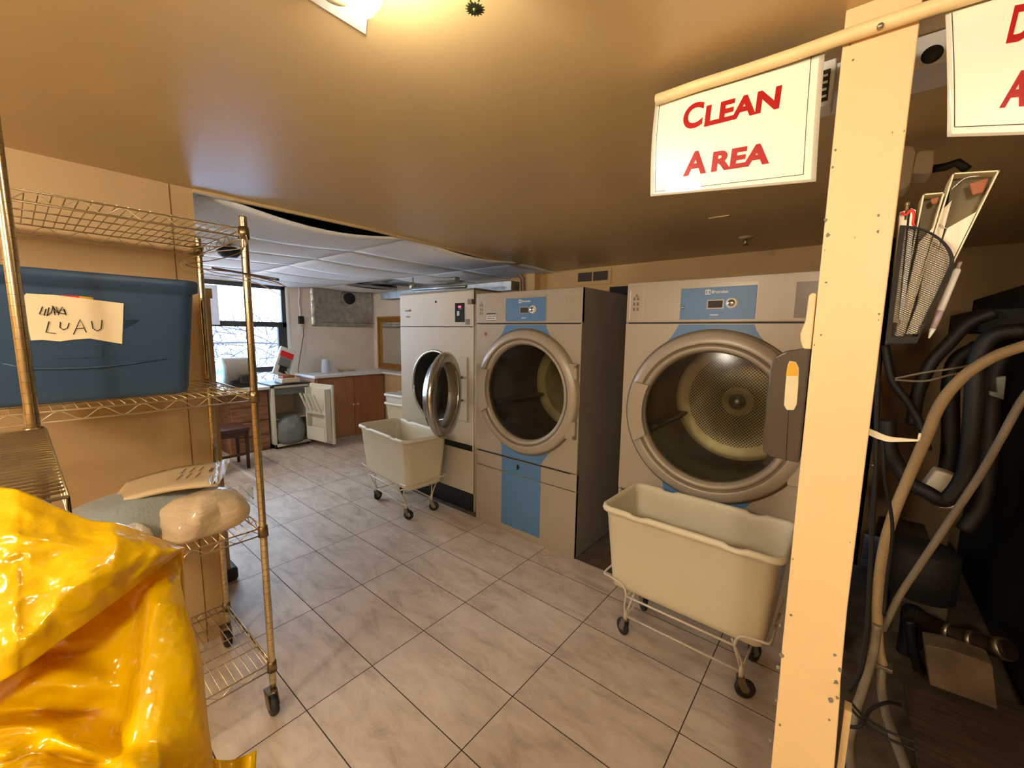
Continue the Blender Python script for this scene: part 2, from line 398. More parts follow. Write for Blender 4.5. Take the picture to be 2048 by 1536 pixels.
# window wall, its opening widened out of view for more daylight
WWX = -6.3; wy0, wy1, wz0, wz1 = 0.60, 2.56, 0.80, 2.19
struct('wall_window', MB().box(WWX - 0.14, WWX, 0.2, wy0, 0, 2.6).box(WWX - 0.14, WWX, wy1, 4.05, 0, 2.6).box(WWX - 0.14, WWX, wy0, wy1, 0, wz0).box(WWX - 0.14, WWX, wy0, wy1, wz1, 2.6), 'wall_far')
struct('wall_far', MB().box(-6.44, -3.0, 3.92, 4.05, 0, 2.6), 'wall_far')
struct('wall_back', MB().box(-2.76, 0.16, 3.6, 3.7, 0, CEIL), 'wall_back')
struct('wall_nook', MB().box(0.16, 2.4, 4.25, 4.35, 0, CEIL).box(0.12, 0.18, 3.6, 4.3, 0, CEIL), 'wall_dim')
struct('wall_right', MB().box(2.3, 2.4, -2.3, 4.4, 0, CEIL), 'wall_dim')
struct('wall_rear', MB().box(-2.5, 2.4, -2.4, -2.3, 0, CEIL), 'wallp')
struct('wall_corner', MB().box(-3.2, -2.74, 3.75, 3.95, 0, 2.6).box(-2.8, -2.74, 3.5, 3.95, 1.0, 2.6), 'wall_back')
struct('trim_4', MB().box(-2.74, -2.6, 3.5, 3.6, 0, CEIL), 'wall_back', bevel=0.004)
struct('trim_5', MB().box(-6.0, -4.6, 1.475, 1.505, 0, 0.012), 'white')

# window: frame, mullion, glass
w = struct('window_1', MB().box(WWX - 0.1, WWX - 0.04, wy0, wy1, wz1 - 0.06, wz1).box(WWX - 0.1, WWX - 0.04, wy0, wy1, 1.60, 1.675)
       .box(WWX - 0.1, WWX - 0.04, wy0, wy1, 0.97, 1.045).box(WWX - 0.1, WWX - 0.04, wy0, wy1, wz0, wz0 + 0.03)
       .box(WWX - 0.1, WWX - 0.04, wy0, wy0 + 0.06, wz0, wz1).box(WWX - 0.1, WWX - 0.04, wy1 - 0.075, wy1 - 0.02, wz0, wz1)
       .box(WWX - 0.095, WWX - 0.03, wy1 - 0.14, wy1 - 0.075, 0.99, 1.66), 'frame_dark', bevel=0.004)
g = MB().box(WWX - 0.075, WWX - 0.07, wy0, wy1 - 0.02, wz0, wz1).build('window_pane', 'pane', w)
MB().box(WWX - 0.14, WWX + 0.006, wy1 - 0.02, wy1 + 0.006, wz0, wz1).build('window_reveal', 'white', w)

# sagging drop-ceiling panels and the grid that carries them
DZ = 2.21
xs = [-2.40, -3.17, -3.78, -4.39, -5.0, -5.61, -6.3]
ys = [0.3, 0.62, 1.80, 3.02, 3.92]
k = 0
ceil_tiles = []
for i in range(len(xs) - 1):
    for j in range(len(ys) - 1):
        if (i, j) in ((3, 3), (4, 3)): continue
        random.seed(i * 10 + j)
        xa, xb, ya, yb = xs[i + 1] + 0.004, xs[i] - 0.004, ys[j] + 0.004, ys[j + 1] - 0.004
        sag = (0.075 if (i, j) == (0, 1) else random.uniform(0.015, 0.045)); tilt = random.uniform(-0.012, 0.012)
        def fn(u, v, xa=xa, xb=xb, ya=ya, yb=yb, sag=sag, tilt=tilt, i=i, j=j):
            s = math.sin(PI * v) * sag * ((0.35 + 0.65 * u) if i == 0 else (0.55 + 0.45 * math.sin(PI * u))) + tilt * (u - 0.5) * math.sin(PI * v)
            return (xa + (xb - xa) * u, ya + (yb - ya) * v, DZ - s)
        o = struct('ceiling_%d' % (k + 3), MB().grid(9, 13, fn), 'drop', solid=0.015); k += 1
mb = MB()
for x in xs[1:-1]: mb.box(x - 0.004, x + 0.004, 0.3, 3.92, DZ - 0.002, DZ + 0.03)
for y in ys[1:-1]: mb.box(-6.3, -2.42, y - 0.0035, y + 0.0035, DZ - 0.004, DZ + 0.03)
struct('trim_6', mb, 'bluewhite')

# outside: snowy ground and a bare shrub bank
tag(MB().box(-30, -6.44, -12, 16, -0.4, -0.3).build('snowy_ground', 'snow'), 'snow covered ground outside the far window', 'snow', kind='stuff')
mb = MB(); random.seed(3)
for i in range(620):
    x = random.uniform(-10.5, -8.0); y = random.uniform(0.8, 5.2); z = random.uniform(-0.3, 1.6)
    d = Vector((random.uniform(-.4, .4), random.uniform(-1, 1), random.uniform(-0.2, 1.0))).normalized()
    pts = [Vector((x, y, z))]
    for q in range(5):
        d = (d + Vector((random.uniform(-.4, .4), random.uniform(-.5, .5), random.uniform(-.35, .45)))).normalized(); pts.append(pts[-1] + d * 0.22)
    r = random.uniform(0.005, 0.015); mb.tube(pts, [r * (1 - q * 0.17) for q in range(6)], 4)
mb.tube([(-8.4, 0.6, 1.28), (-8.4, 2.6, 1.33), (-8.5, 4.6, 1.22)], 0.02, 6)
tag(mb.build('bare_shrub', 'bark'), 'tangle of bare twiggy branches outside the far window', 'shrub', kind='stuff')
MBb = MB().box(-12.2, -11.6, -6, 12, -0.3, 1.1)
tag(MBb.build('snow_bank', 'snow', bevel=0.15), 'low snow bank behind the bare shrub outside', 'snow')

# ================================================================== big grey dryers
def dryer(x0, y0, label, extra):
    t = thing('tumble_dryer', label, 'dryer', (x0, y0, 0), 'grey front-loading dryers with blue panels')
    Wd, H, D = 0.962, 1.872, 1.12
    cx, cz = 0.5, 1.135
    def B(x, y, z): return (x0 + x, y0 + y, z)
    mb = MB()
    mb.box(x0, x0 + 0.012, y0 + .004, y0 + D, 0, H).box(x0 + Wd - 0.012, x0 + Wd, y0 + .004, y0 + D, 0, H)
    mb.box(x0 + .012, x0 + Wd - .012, y0 + .004, y0 + D, H - 0.012, H).box(x0, x0 + Wd, y0 + D - 0.012, y0 + D, 0, H)
    mb.build('cabinet', 'mside', t)
    # front plate with the round opening
    mb = MB(); n = 96; R = 0.372; ring = []; rect = []
    x_a, x_b, z_a, z_b = 0.0, Wd, 0.618, 1.634
    for i in range(n):
        a = 2 * PI * i / n; c, s = math.cos(a), math.sin(a)
        k = min((x_b - cx) / c if c > 1e-6 else 9, (x_a - cx) / c if c < -1e-6 else 9, (z_b - cz) / s if s > 1e-6 else 9, (z_a - cz) / s if s < -1e-6 else 9)
        ring.append(B(cx + R * c, 0, cz + R * s)); rect.append(B(cx + k * c, 0, cz + k * s))
    corners = []
    mb.add(ring + rect, [(i, (i + 1) % n, n + (i + 1) % n, n + i) for i in range(n)], False)
    for (xx, zz) in ((x_a, z_a), (x_b, z_a), (x_a, z_b), (x_b, z_b)):
        # close the small triangle at each corner
        idx = sorted(range(n), key=lambda i: (rect[i][0] - x0 - xx) ** 2 + (rect[i][2] - zz) ** 2)[:2]
        mb.add([rect[idx[0]], rect[idx[1]], B(xx, 0, zz)], [(0, 1, 2)], False)
    mb.build('front_panel', 'mgrey', t, solid=0.004, fix=False)
    MB().box(x0, x0 + Wd, y0 - 0.004, y0 + 0.03, 1.642, H).build('control_fascia', 'mgrey', t, bevel=0.005)
    MB().box(x0, x0 + Wd, y0 - 0.001, y0 + 0.03, 0.49, 0.610).build('lint_drawer', 'mgrey', t, bevel=0.004)
    MB().box(x0, x0 + Wd, y0 - 0.001, y0 + 0.03, 0.0, 0.484).build('kick_panel', 'mgrey', t, bevel=0.004)
    MB().box(x0 + .01, x0 + Wd - .01, y0 + 0.012, y0 + 0.04, 0.0, 0.63).build('seam', 'darkline', t); MB().box(x0 + .01, x0 + Wd - .01, y0 + 0.006, y0 + 0.03, 1.62, 1.66).build('seam', 'darkline', t)
    MB().box(x0 + .02, x0 + Wd - .05, y0 - 0.004, y0 + .001, 0.606, 0.612).build('grip_slot', 'darkline', t)
    # blue decor
    mb = MB(); top = [(0.31, 1.63), (0.675, 1.63)]
    lo = arc(cx, cz, 0.462, math.radians(60), math.radians(122), 20)
    mb.prism([(x0 + a, b) for a, b in [(0.31, 1.63), (0.296, 1.60), (0.275, 1.565), (0.25, 1.535)] + list(reversed(lo)) + [(0.735, 1.533), (0.705, 1.57), (0.685, 1.60), (0.675, 1.63)]], y0 - 0.004, y0 - 0.001)
    mb.build('blue_decor', 'blue', t); mb = MB()
    lo2 = arc(cx, cz, 0.462, math.radians(240), math.radians(303), 20)
    mb.prism([(x0 + a, b) for a, b in lo2 + [(0.70, 0.68), (0.672, 0.64), (0.664, 0.62), (0.284, 0.62), (0.282, 0.68)]], y0 - 0.004, y0 - 0.001)
    mb.build('blue_decor', 'blue', t); MB().box(x0 + .286, x0 + .662, y0 - 0.003, y0, 0.49, 0.603).build('blue_decor', 'blue', t)
    mb = MB().box(x0 + .286, x0 + .662, y0 - 0.003, y0, 0.055, 0.482)
    mb.build('blue_decor', 'blue', t)
    p = MB().box(x0 + .312, x0 + .674, y0 - 0.009, y0 - 0.003, 1.656, 1.822).build('control_panel', 'blue', t, bevel=0.002)
    MB().box(x0 + .306, x0 + .680, y0 - 0.0065, y0 - 0.003, 1.650, 1.838).build('panel_frame', 'mgrey2', t)
    MB().box(x0 + .448, x0 + .530, y0 - 0.0105, y0 - 0.008, 1.710, 1.758).build('display_bezel', 'mgrey2', p, bevel=0.002)
    MB().box(x0 + .454, x0 + .524, y0 - 0.012, y0 - 0.010, 1.716, 1.752).build('display', 'darkline', p)
    MB().lathe([(0, -.026), (.022, -.026), (.026, -.022), (.03, -.008)], (x0 + .567, y0, 1.737), 'Y', 32).build('dial', 'white', p)
    MB().lathe([(.0, -.0275), (.017, -.027), (.018, -.025)], (x0 + .567, y0, 1.737), 'Y', 24).build('dial_ring', 'steel', p)
    lg = MB().box(x0 + .437, x0 + .462, y0 - 0.0105, y0 - 0.009, 1.785, 1.810).build('logo_badge', 'white', p)
    mb = MB(); cxl, czl = x0 + .4495, 1.7975
    mb.prism([(cxl + a, czl + b) for a, b in arc(0, 0, .0098, PI / 2 + .15, 3 * PI / 2 - .15, 10) + [(-.0015, -.0035), (-.006, 0), (-.0015, .0035)]], y0 - 0.0115, y0 - .0103)
    mb.prism([(cxl + a, czl + b) for a, b in arc(0, 0, .0098, -PI / 2 + .3, PI / 2 - .3, 10) + [(.004, .004), (.004, -.004)]], y0 - 0.0115, y0 - .0103)
    mb.build('logo_mark', 'blue', p)
    text('logo_text', 'Electrolux', 0.019, 'white', p, (x0 + .467, y0 - .0098, 1.791), bold=0.0005)
    MB().box(x0 + .466, x0 + .506, y0 - .0098, y0 - .0088, 1.676, 1.682).build('model_strip', 'bluewhite', p)
    MB().lathe([(0, -.014), (.007, -.013), (.009, -.009)], (x0 + .327, y0, 1.722), 'Y', 16).build('key_lock', 'steel', p)
    MB().prism([(x0 + .832, 1.66), (x0 + .832, 1.825), (x0 + .957, 1.825), (x0 + .957, 1.66)], y0 - .0065, y0 - .004).build('card_cover', 'mside' if extra == 'right' else 'mgrey2', t)
    mb = MB()
    for q in ((.020, .024), (.100, .1015)):
        mb.box(x0 + q[0], x0 + q[1] - .001, y0 - .0055, y0 - .004, 1.66, 1.83)
    mb.build('edge_mark', 'white', t)
    mb = MB()
    for r in range(3):
        for c in range(2):
            mb.box(x0 + .040 + c * .022, x0 + .052 + c * .022, y0 - .0052, y0 - .004, 1.71 + r * .03, 1.728 + r * .03)
    mb.prism([(x0 + .060, 1.812), (x0 + .052, 1.79), (x0 + .068, 1.79)], y0 - .0052, y0 - .004)
    mb.build('warning_symbols', 'groove', t)
    MB().lathe([(0, -.012), (.012, -.012), (.014, -.002)], (x0 + .452, y0, 0.556), 'Y', 6).box(x0 + .449, x0 + .456, y0 - .018, y0 - .01, .535, .577).build('drawer_lock', 'black', t)
    # door: moulded ring, groove lines, hinge side, handle, glass
    MB().lathe([(.456, 0), (.470, -.0015), (.471, -.006), (.458, -.007)], (x0 + cx, y0, cz), 'Y', 96).build('door_seam', 'groove', t)
    d = MB().lathe([(.458, 0), (.457, -.024), (.447, -.036), (.408, -.047), (.399, -.046), (.392, -.038), (.384, -.037), (.379, -.041), (.366, -.040), (.358, -.026), (.352, -.008), (.352, .03), (.458, .03)], (x0 + cx, y0, cz), 'Y', 96).build('door', 'mgrey2', t)
    MB().lathe([(.397, -.0455), (.3915, -.0395), (.3845, -.0385), (.3825, -.0405)], (x0 + cx, y0, cz), 'Y', 96).build('door_groove', 'groove', d)
    MB().lathe([(.36, -.0295), (.354, -.012), (.349, -.006), (.349, .0)], (x0 + cx, y0, cz), 'Y', 96).build('door_gasket', 'groove', d)
    MB().lathe([(0, -.022), (.15, -.020), (.28, -.014), (.352, -.006)], (x0 + cx, y0, cz), 'Y', 64).build('door_glass', 'glass', d)
    poly = [(.875, 1.372), (.955, 1.372), (.955, 1.27), (.915, 1.27)] + [(a, b) for a, b in arc(cx - .3, cz, .735, math.radians(10), math.radians(-10), 10)] + [(.915, .985), (.953, .985), (.953, .86), (.875, .86)]
    MB().prism([(x0 + a, b) for a, b in poly], y0 - .034, y0 - .001).build('hinge_plate', 'mgrey2', t, bevel=0.004)
    for zc in (1.345, .866): MB().box(x0 + .938, x0 + .956, y0 - .042, y0 - .028, zc, zc + .021).build('hinge_cap', 'groove', t)
    h = [(x0 + a, b) for a, b in arc(cx, cz, .437, math.radians(158), math.radians(206), 14)] + [(x0 + a, b) for a, b in reversed(arc(cx, cz, .352, math.radians(155), math.radians(204), 14))]
    MB().prism(h, y0 - .062, y0 - .036).build('door_handle', 'mgrey2', d, bevel=0.004)
    # drum
    MB().lathe([(.39, .075), (.40, .08), (.40, .70), (.36, .715)], (x0 + cx, y0, cz), 'Y', 64).build('drum', 'drum', t)
    MB().lathe([(.3735, .004), (.376, .06), (.392, .076)], (x0 + cx, y0, cz), 'Y', 64).build('drum_seal', 'rubber', t)
    bk = thing_part('drum_back', (x0 + cx, y0 + .70, cz), t)
    MB().lathe([(.40, .0), (.372, -.006), (.345, .012), (.10, .004), (.075, -.02), (.05, -.022), (.048, -.03), (.0, -.03)], (0, 0, 0), 'Y', 64).build('perforated_disc', 'perf', bk, local=True)
    MB().lathe([(.052, -.024), (.044, -.038), (.034, -.036), (.030, -.044), (0, -.045)], (0, 0, 0), 'Y', 32).build('hub', 'steel_dull', bk, local=True)
    mb = MB()
    for a in (math.radians(200), math.radians(320), math.radians(80)):
        mx = Matrix.Translation((x0 + cx, y0, cz)) @ Matrix.Rotation(-a, 4, 'Y')
        mb.prism([(.40, -.035), (.33, -.008), (.33, .008), (.40, .035)], .09, .69, 'Y', mx)
    mb.build('drum_lifter', 'drum', t, bevel=.006)
    return t
def thing_part(name, loc, parent):
    o = bpy.data.objects.new(name, None); C.objects.link(o); o.location = Vector(loc) - OFF[parent.name]; o.parent = parent; o.empty_display_size = .03
    OFF[o.name] = Vector(loc); return o
d2 = dryer(-2.333, 2.372, 'grey dryer with blue panels between the cream machine and the dryer by the pillar', 'left')
MB().box(-2.215, -2.118, 2.364, 2.3685, 1.66, 1.722).build('sticker', 'white', d2)
MB().box(-2.213, -2.12, 2.3625, 2.3645, 1.708, 1.72).box(-2.213, -2.12, 2.3625, 2.3645, 1.661, 1.666).build('sticker_bands', 'darkline', d2)
mb = MB(); random.seed(4)
for r, z in enumerate((1.692, 1.676)):
    x = -2.208
    while x < -2.13:
        wd = random.uniform(.006, .014); mb.box(x, x + wd, 2.3625, 2.3645, z, z + .008); x += wd + .004
mb.build('sticker_print', 'groove', d2)
MB().prism([(-2.240, 1.570), (-2.222, 1.570), (-2.224, 1.556), (-2.231, 1.546), (-2.238, 1.556)], 2.3655, 2.3695).build('heart_sticker', 'red', d2)
dryer(-1.058, 2.352, 'large grey dryer nearest the pillar, blue panels, steel drum seen through its glass', 'right')

# ================================================================== cream washer with the open steel door
mx0, mx1, my0 = -3.443, -2.43, 2.44
t = thing('washing_machine', 'cream laundry machine with its round steel door hanging open', 'washing machine', (mx0, my0, 0))
mb = MB(); mb.box(mx0, mx0 + .01, my0 + .004, my0 + 1, .0, 1.925).box(mx1 - .01, mx1, my0 + .004, my0 + 1, 0, 1.925).box(mx0, mx1, my0 + .99, my0 + 1, 0, 1.925)
mb.build('cabinet', 'offwhite', t)
MB().box(mx0 - .004, mx1 + .004, my0 - .004, my0 + 1.01, 1.915, 1.932).build('top_plate', 'groove', t)
mb = MB(); n = 64; cx, cz, R = -2.93, 1.075, .315; ring = []; rect = []
xa, xb, za, zb = mx0, mx1, .60, 1.612
for i in range(n):
    a = 2 * PI * i / n; c, s = math.cos(a), math.sin(a)
    k = min((xb - cx) / c if c > 1e-6 else 9, (xa - cx) / c if c < -1e-6 else 9, (zb - cz) / s if s > 1e-6 else 9, (za - cz) / s if s < -1e-6 else 9)
    ring.append((cx + R * c, my0, cz + R * s)); rect.append((cx + k * c, my0, cz + k * s))
mb.add(ring + rect, [(i, (i + 1) % n, n + (i + 1) % n, n + i) for i in range(n)], False)
for (xx, zz) in ((xa, za), (xb, za), (xa, zb), (xb, zb)):
    idx = sorted(range(n), key=lambda i: (rect[i][0] - xx) ** 2 + (rect[i][2] - zz) ** 2)[:2]
    mb.add([rect[idx[0]], rect[idx[1]], (xx, my0, zz)], [(0, 1, 2)], False)
mb.build('front_panel', 'offwhite', t, solid=.004, fix=False)
MB().box(mx0, mx1, my0 - .003, my0 + .02, 1.618, 1.915).build('top_panel', 'offwhite', t, bevel=.004)
MB().box(mx0, mx1, my0 - .001, my0 + .02, .165, .545).build('lower_panel', 'offwhite', t, bevel=.004)
MB().box(mx0 + .3, mx1 - .015, my0 - .002, my0 + .02, .548, .598).build('vent_slot', 'black', t)
MB().box(mx0 + .0, mx0 + .3, my0 - .001, my0 + .02, .548, .598).box(mx1 - .015, mx1, my0 - .001, my0 + .02, .548, .598).build('slot_surround', 'offwhite', t)
MB().box(mx0 + .01, mx1 - .002, my0 + .004, my0 + .03, 0, .16).build('kick_plate', 'black', t)
MB().lathe([(R - .004, .02), (R - .006, -.012), (R + .004, -.018), (R + .018, -.012), (R + .022, .0)], (cx, my0, cz), 'Y', 64).build('door_rim', 'steel', t)
MB().lathe([(R - .002, .01), (.27, .05), (.27, .42), (0, .44)], (cx, my0, cz), 'Y', 48).build('drum', 'blackmatte', t)
cp = MB().box(-2.652, -2.538, my0 - .008, my0 - .002, 1.655, 1.815).build('control_panel', 'blackmatte', t, bevel=.004)
MB().box(-2.624, -2.596, my0 - .0095, my0 - .007, 1.708, 1.748).build('selector_button', 'bluewhite', cp)
MB().box(-2.606, -2.576, my0 - .0095, my0 - .007, 1.775, 1.790).build('led_display', 'led', cp)
MB().box(-2.600, -2.596, my0 - .0095, my0 - .007, 1.76, 1.766).box(-2.580, -2.575, my0 - .0095, my0 - .007, 1.762, 1.768).build('indicator_light', 'white', cp)
MB().lathe([(0, -.006), (.011, -.005), (.011, 0)], (-2.905, my0 - .002, 1.835), 'Y', 16).build('key_lock', 'darkline', t)
MB().box(-2.525, -2.476, my0 - .005, my0 - .002, 1.632, 1.68).build('rating_plate', 'groove', t)
mb = MB(); random.seed(9)
x = -3.36
while x < -3.27:
    wd = random.uniform(.006, .013); mb.box(x, x + wd, my0 - .0045, my0 - .002, 1.757, 1.757 + random.choice((.014, .018, .022))); x += wd + .002
mb.build('maker_mark', mat('faded_red', (146, 108, 100), .6), t)
mb = MB(); x = -3.345
while x < -3.285:
    wd = random.uniform(.008, .013); mb.box(x, x + wd, my0 - .0045, my0 - .002, 1.700, 1.716); x += wd + .002
mb.build('model_mark', 'groove', t)
MB().box(-2.60, -2.50, my0 - .012, my0 - .001, .80, 1.36).build('hinge_plate', 'offwhite', t, bevel=.004)
MB().box(-2.475, -2.425, my0 - .03, my0, 1.80, 1.84).build('latch_bracket', 'groove', t)
mb = MB().tube([(-2.418, my0 + .01, .02), (-2.418, my0 + .01, 1.80)], .009, 8).tube([(-2.39, my0 + .02, .02), (-2.39, my0 + .02, 1.86)], .007, 8)
mb.build('side_conduit', 'offwhite', t)
# door swung wide open
a = math.radians(-62); u = Vector((math.cos(a), math.sin(a), 0)); nn = Vector((0, 0, 1)).cross(u)   # nn: door axis
hinge = Vector((-2.56, 2.40, 1.085)); ctr = hinge + u * .345
Rm = Matrix((u, nn, Vector((0, 0, 1)))).transposed().to_4x4(); Rm.translation = ctr
def dl(prof, seg=56):
    b = MB().lathe(prof, (0, 0, 0), 'Y', seg); b.v = [Rm @ v for v in b.v]; return b
s = 1
dd = dl([(.255, -.07), (.262, -.072), (.275, -.03), (.292, -.02), (.318, -.024), (.332, -.010), (.334, .012), (.322, .026), (.30, .03), (.285, .022), (.262, .03), (.255, .02), (.255, -.07)]).build('door', 'steel', t)
dl([(.256, -.06), (.20, -.062), (.1, -.064), (0, -.065)]).build('door_window', 'glass', dd)
dl([(.258, .018), (.246, .014), (.246, -.05), (.256, -.055)]).build('door_gasket', 'groove', dd)
MB().tube([hinge + Vector((0.0, .03, .10)), hinge + u * .05 + Vector((0, 0, .10))], .012, 8).tube([hinge + Vector((0, .03, -.10)), hinge + u * .05 + Vector((0, 0, -.10))], .012, 8).build('hinge_arm', 'steel_dull', t)

# ================================================================== laundry carts
def rrect(hx, hy, r, n=6, seg=16):
    """rounded rectangle outline with extra points along the sides"""
    pts = []
    for (cx_, cy_, a0) in ((hx - r, hy - r, 0), (-hx + r, hy - r, PI / 2), (-hx + r, -hy + r, PI), (hx - r, -hy + r, 1.5 * PI)):
        for i in range(n + 1):
            a = a0 + PI / 2 * i / n; pts.append((cx_ + r * math.cos(a), cy_ + r * math.sin(a)))
        a = a0 + PI / 2
        nx = {0: (-hx + r, hy - r), 1: (-hx + r, -hy + r), 2: (hx - r, -hy + r), 3: (hx - r, hy - r)}[int(round(a0 / (PI / 2)))]
        p0 = pts[-1]; p1 = (nx[0] + r * math.cos(a), nx[1] + r * math.sin(a))
        for i in range(1, seg): pts.append((p0[0] + (p1[0] - p0[0]) * i / seg, p0[1] + (p1[1] - p0[1]) * i / seg))
    return pts
def tub_mesh(L=.80, Wd=.445, z0=.275, z1=.72, name='tub', m='cartplastic', parent=None, notch=True):
    hx, hy = L / 2, Wd / 2; mb = MB(); rings = []
    def ring(dx, z, r, dip=0):
        o = []
        for (x, y) in rrect(hx - dx, hy - dx, r, 6, 48):
            zz = z
            if dip and notch and abs(abs(y) - (hy - dx)) < 1e-4:
                for c in (-.20 * L / .8, .22 * L / .8):
                    q = abs(x - c); zz -= dip * (1 - min(1, max(0, (q - .026) / .014)))
            o.append(Vector((x, y, zz)))
        return o
    R = [ring(.062, z0 + .012, .03), ring(.05, z0, .03)]
    R = [ring(.075, z0, .035), ring(.057, z0 + .012, .042), ring(.052, z0 + .04, .045), ring(.022, z1 - .052, .05), ring(.020, z1 - .05, .05), ring(.018, z1 - .034, .05), ring(.003, z1 - .030, .058, .004),
         ring(0, z1 - .020, .06, .006), ring(.003, z1 - .006, .058, .010), ring(.012, z1, .052, .011), ring(.021, z1 - .004, .046, .010), ring(.027, z1 - .018, .044, .004), ring(.03, z1 - .05, .044), ring(.062, z0 + .05, .04), ring(.075, z0 + .018, .035), ring(.11, z0 + .012, .03)]
    n = len(R[0]); vv = [p for r in R for p in r]; ff = []
    for i in range(len(R) - 1):
        for k in range(n): ff.append((i * n + k, i * n + (k + 1) % n, (i + 1) * n + (k + 1) % n, (i + 1) * n + k))
    mb.add(vv, ff, True); b = (len(R) - 1) * n
    mb.f.append([b + k for k in range(n)]); mb.sm.append(False); mb.mi.append(0)
    mb.f.append([k for k in reversed(range(n))]); mb.sm.append(False); mb.mi.append(0)
    return mb.build(name, m, parent, local=True)
def caster(parent, x, y, ang, wr=.042, top=.12):
    c = thing_part('caster', (0, 0, 0), parent); OFF[c.name] = Vector((0, 0, 0)); c.location = (x, y, 0); c.rotation_euler = (0, 0, ang)
    MB().lathe([(wr * .45, -.009), (wr * .9, -.012), (wr, -.006), (wr, .006), (wr * .9, .012), (wr * .45, .009)], (0.02, 0, wr), 'Y', 24).build('wheel', 'rubber', c, local=True)
    MB().lathe([(0, -.014), (wr * .3, -.014), (wr * .5, -.008), (wr * .5, .008), (wr * .3, .014), (0, .014)], (.02, 0, wr), 'Y', 16).build('wheel_hub', 'steel', c, local=True)
    f = MB()
    for s in (-1, 1): f.prism([(.008, wr * .75), (.03, wr * .75), (.032, wr), (.012, wr * 2.25), (-.014, wr * 2.25), (-.012, wr * 1.6)], s * .015 - .0012, s * .015 + .0012)
    f.box(-.014, .014, -.0165, .0165, wr * 2.2, wr * 2.3).cyl((0, 0, wr * 2.25), (0, 0, top), .008)
    f.build('fork', 'steel_dull', c, local=True)
    return c
def cart(name, label, loc, rz, angs, L=.80):
    t = thing(name, label, 'laundry cart', loc, 'wheeled laundry tubs on wire frames', rz)
    tub_mesh(L, .445, .275, .72, 'tub', 'cartplastic', t)
    fx, fy = .27, .125; ex = L / 2 - .075
    mb = MB(); r = .0052
    for sy in (-1, 1):
        y = sy * (.445 / 2 - .035); yb = sy * fy
        for sx in (-1, 1):
            mb.tube(smooth_path([(sx * (ex + .045), sy * .05, .345), (sx * (ex + .045), y * .97, .345), (sx * (ex + .01), y * 1.03, .34), (sx * (ex - .05), y * 1.04, .33), (sx * (ex - .075), y * 1.02, .30), (sx * (ex - .08), y, .265)], 5), r, 6)
            mb.tube(smooth_path([(sx * (ex - .08), y, .268), (sx * (ex - .06 if False else fx + .0), yb * 1.15, .18), (sx * fx, yb, .11)], 5), r, 6)
            mb.tube([(sx * (ex - .10), y * .75, .265), (sx * fx, yb, .12)], r, 6)
        mb.tube([(-fx, yb, .115), (fx, yb, .115)], r, 6)
        mb.tube([(-ex + .08, y, .268), (ex - .08, y, .268)], r, 6)
    for sx in (-1, 1):
        mb.tube([(sx * fx, -fy, .115), (sx * fx, fy, .115)], r, 6)
        mb.tube([(sx * (ex - .08), -.19, .268), (sx * (ex - .08), .19, .268)], r, 6)
        mb.tube([(sx * (ex + .045), -.05, .345), (sx * (ex + .045), .05, .345)], r, 6)
        for sy in (-1, 1): mb.cyl((sx * fx, sy * fy, .088), (sx * fx, sy * fy, .15), .010)
    mb.build('wire_frame', 'cartframe', t, local=True)
    for i, (sx, sy) in enumerate(((-1, -1), (1, -1), (1, 1), (-1, 1))): caster(t, sx * fx, sy * fy, angs[i])
    return t
ca = cart('laundry_cart', 'cream laundry cart in the foreground, in front of the dryer by the pillar', (-.513, 2.03, 0), -.02, [2.6, 0.5, 1.2, 2.3])
cart('laundry_cart', 'cream laundry cart under the open steel door of the cream machine', (-3.02, 2.13, 0), -.10, [1.8, 0.6, 0.9, 2.2], L=.86)
t = thing('laundry_cart', 'pale laundry cart half hidden behind the cream machine', 'laundry cart', (-4.15, 3.2, 0), 'wheeled laundry tubs on wire frames', PI / 2 + .1)
for ch in ca.children:
    def cp(o, par):
        c = o.copy(); C.objects.link(c); c.parent = par
        for q in o.children: cp(q, c)
    cp(ch, t)
tb = tub_mesh(.80, .445, .30, .79, 'laundry_tub', 'white'); tb.location = (-4.15, 3.2, .075 - .04); tb.rotation_euler = (0, 0, PI / 2 + .1)
tag(tb, 'white laundry tub nested on top of the half hidden cart', 'tub')

# ================================================================== pillar, pole and signs
PY = 1.08
mb = MB(); prof = [(0, -.060, .060), (.55, -.060, .056), (.78, -.062, .049), (.83, -.063, .046), (1.0, -.064, .042), (CEIL, -.068, .0405)]
vv = []
for z, a, b in prof: vv += [(a, PY, z), (b, PY + (.004 if .7 < z < .8 else 0), z), (b, PY + .115, z), (a, PY + .115, z)]
ff = [(i * 4 + k, i * 4 + (k + 1) % 4, i * 4 + 4 + (k + 1) % 4, i * 4 + 4 + k) for i in range(len(prof) - 1) for k in range(4)] + [(0, 1, 2, 3), tuple(len(prof) * 4 - 4 + k for k in range(4))]
mb.add(vv, ff, False)
p = thing('pillar', 'yellow cream painted pillar with chipped edges, right of the dryers', 'pillar', (0, PY + .057, 0))
mb.build('post_body', 'pillar', p, bevel=.0025)
mb = MB(); random.seed(11)
def chip(px, py, r):
    c = at(px, py, 'Y', PY); n = random.randint(5, 8)
    mb.prism([(c.x + r * random.uniform(.4, 1) * math.cos(2 * PI * i / n), c.z + r * random.uniform(.5, 1.4) * math.sin(2 * PI * i / n)) for i in range(n)], PY - .0006, PY + .0004)
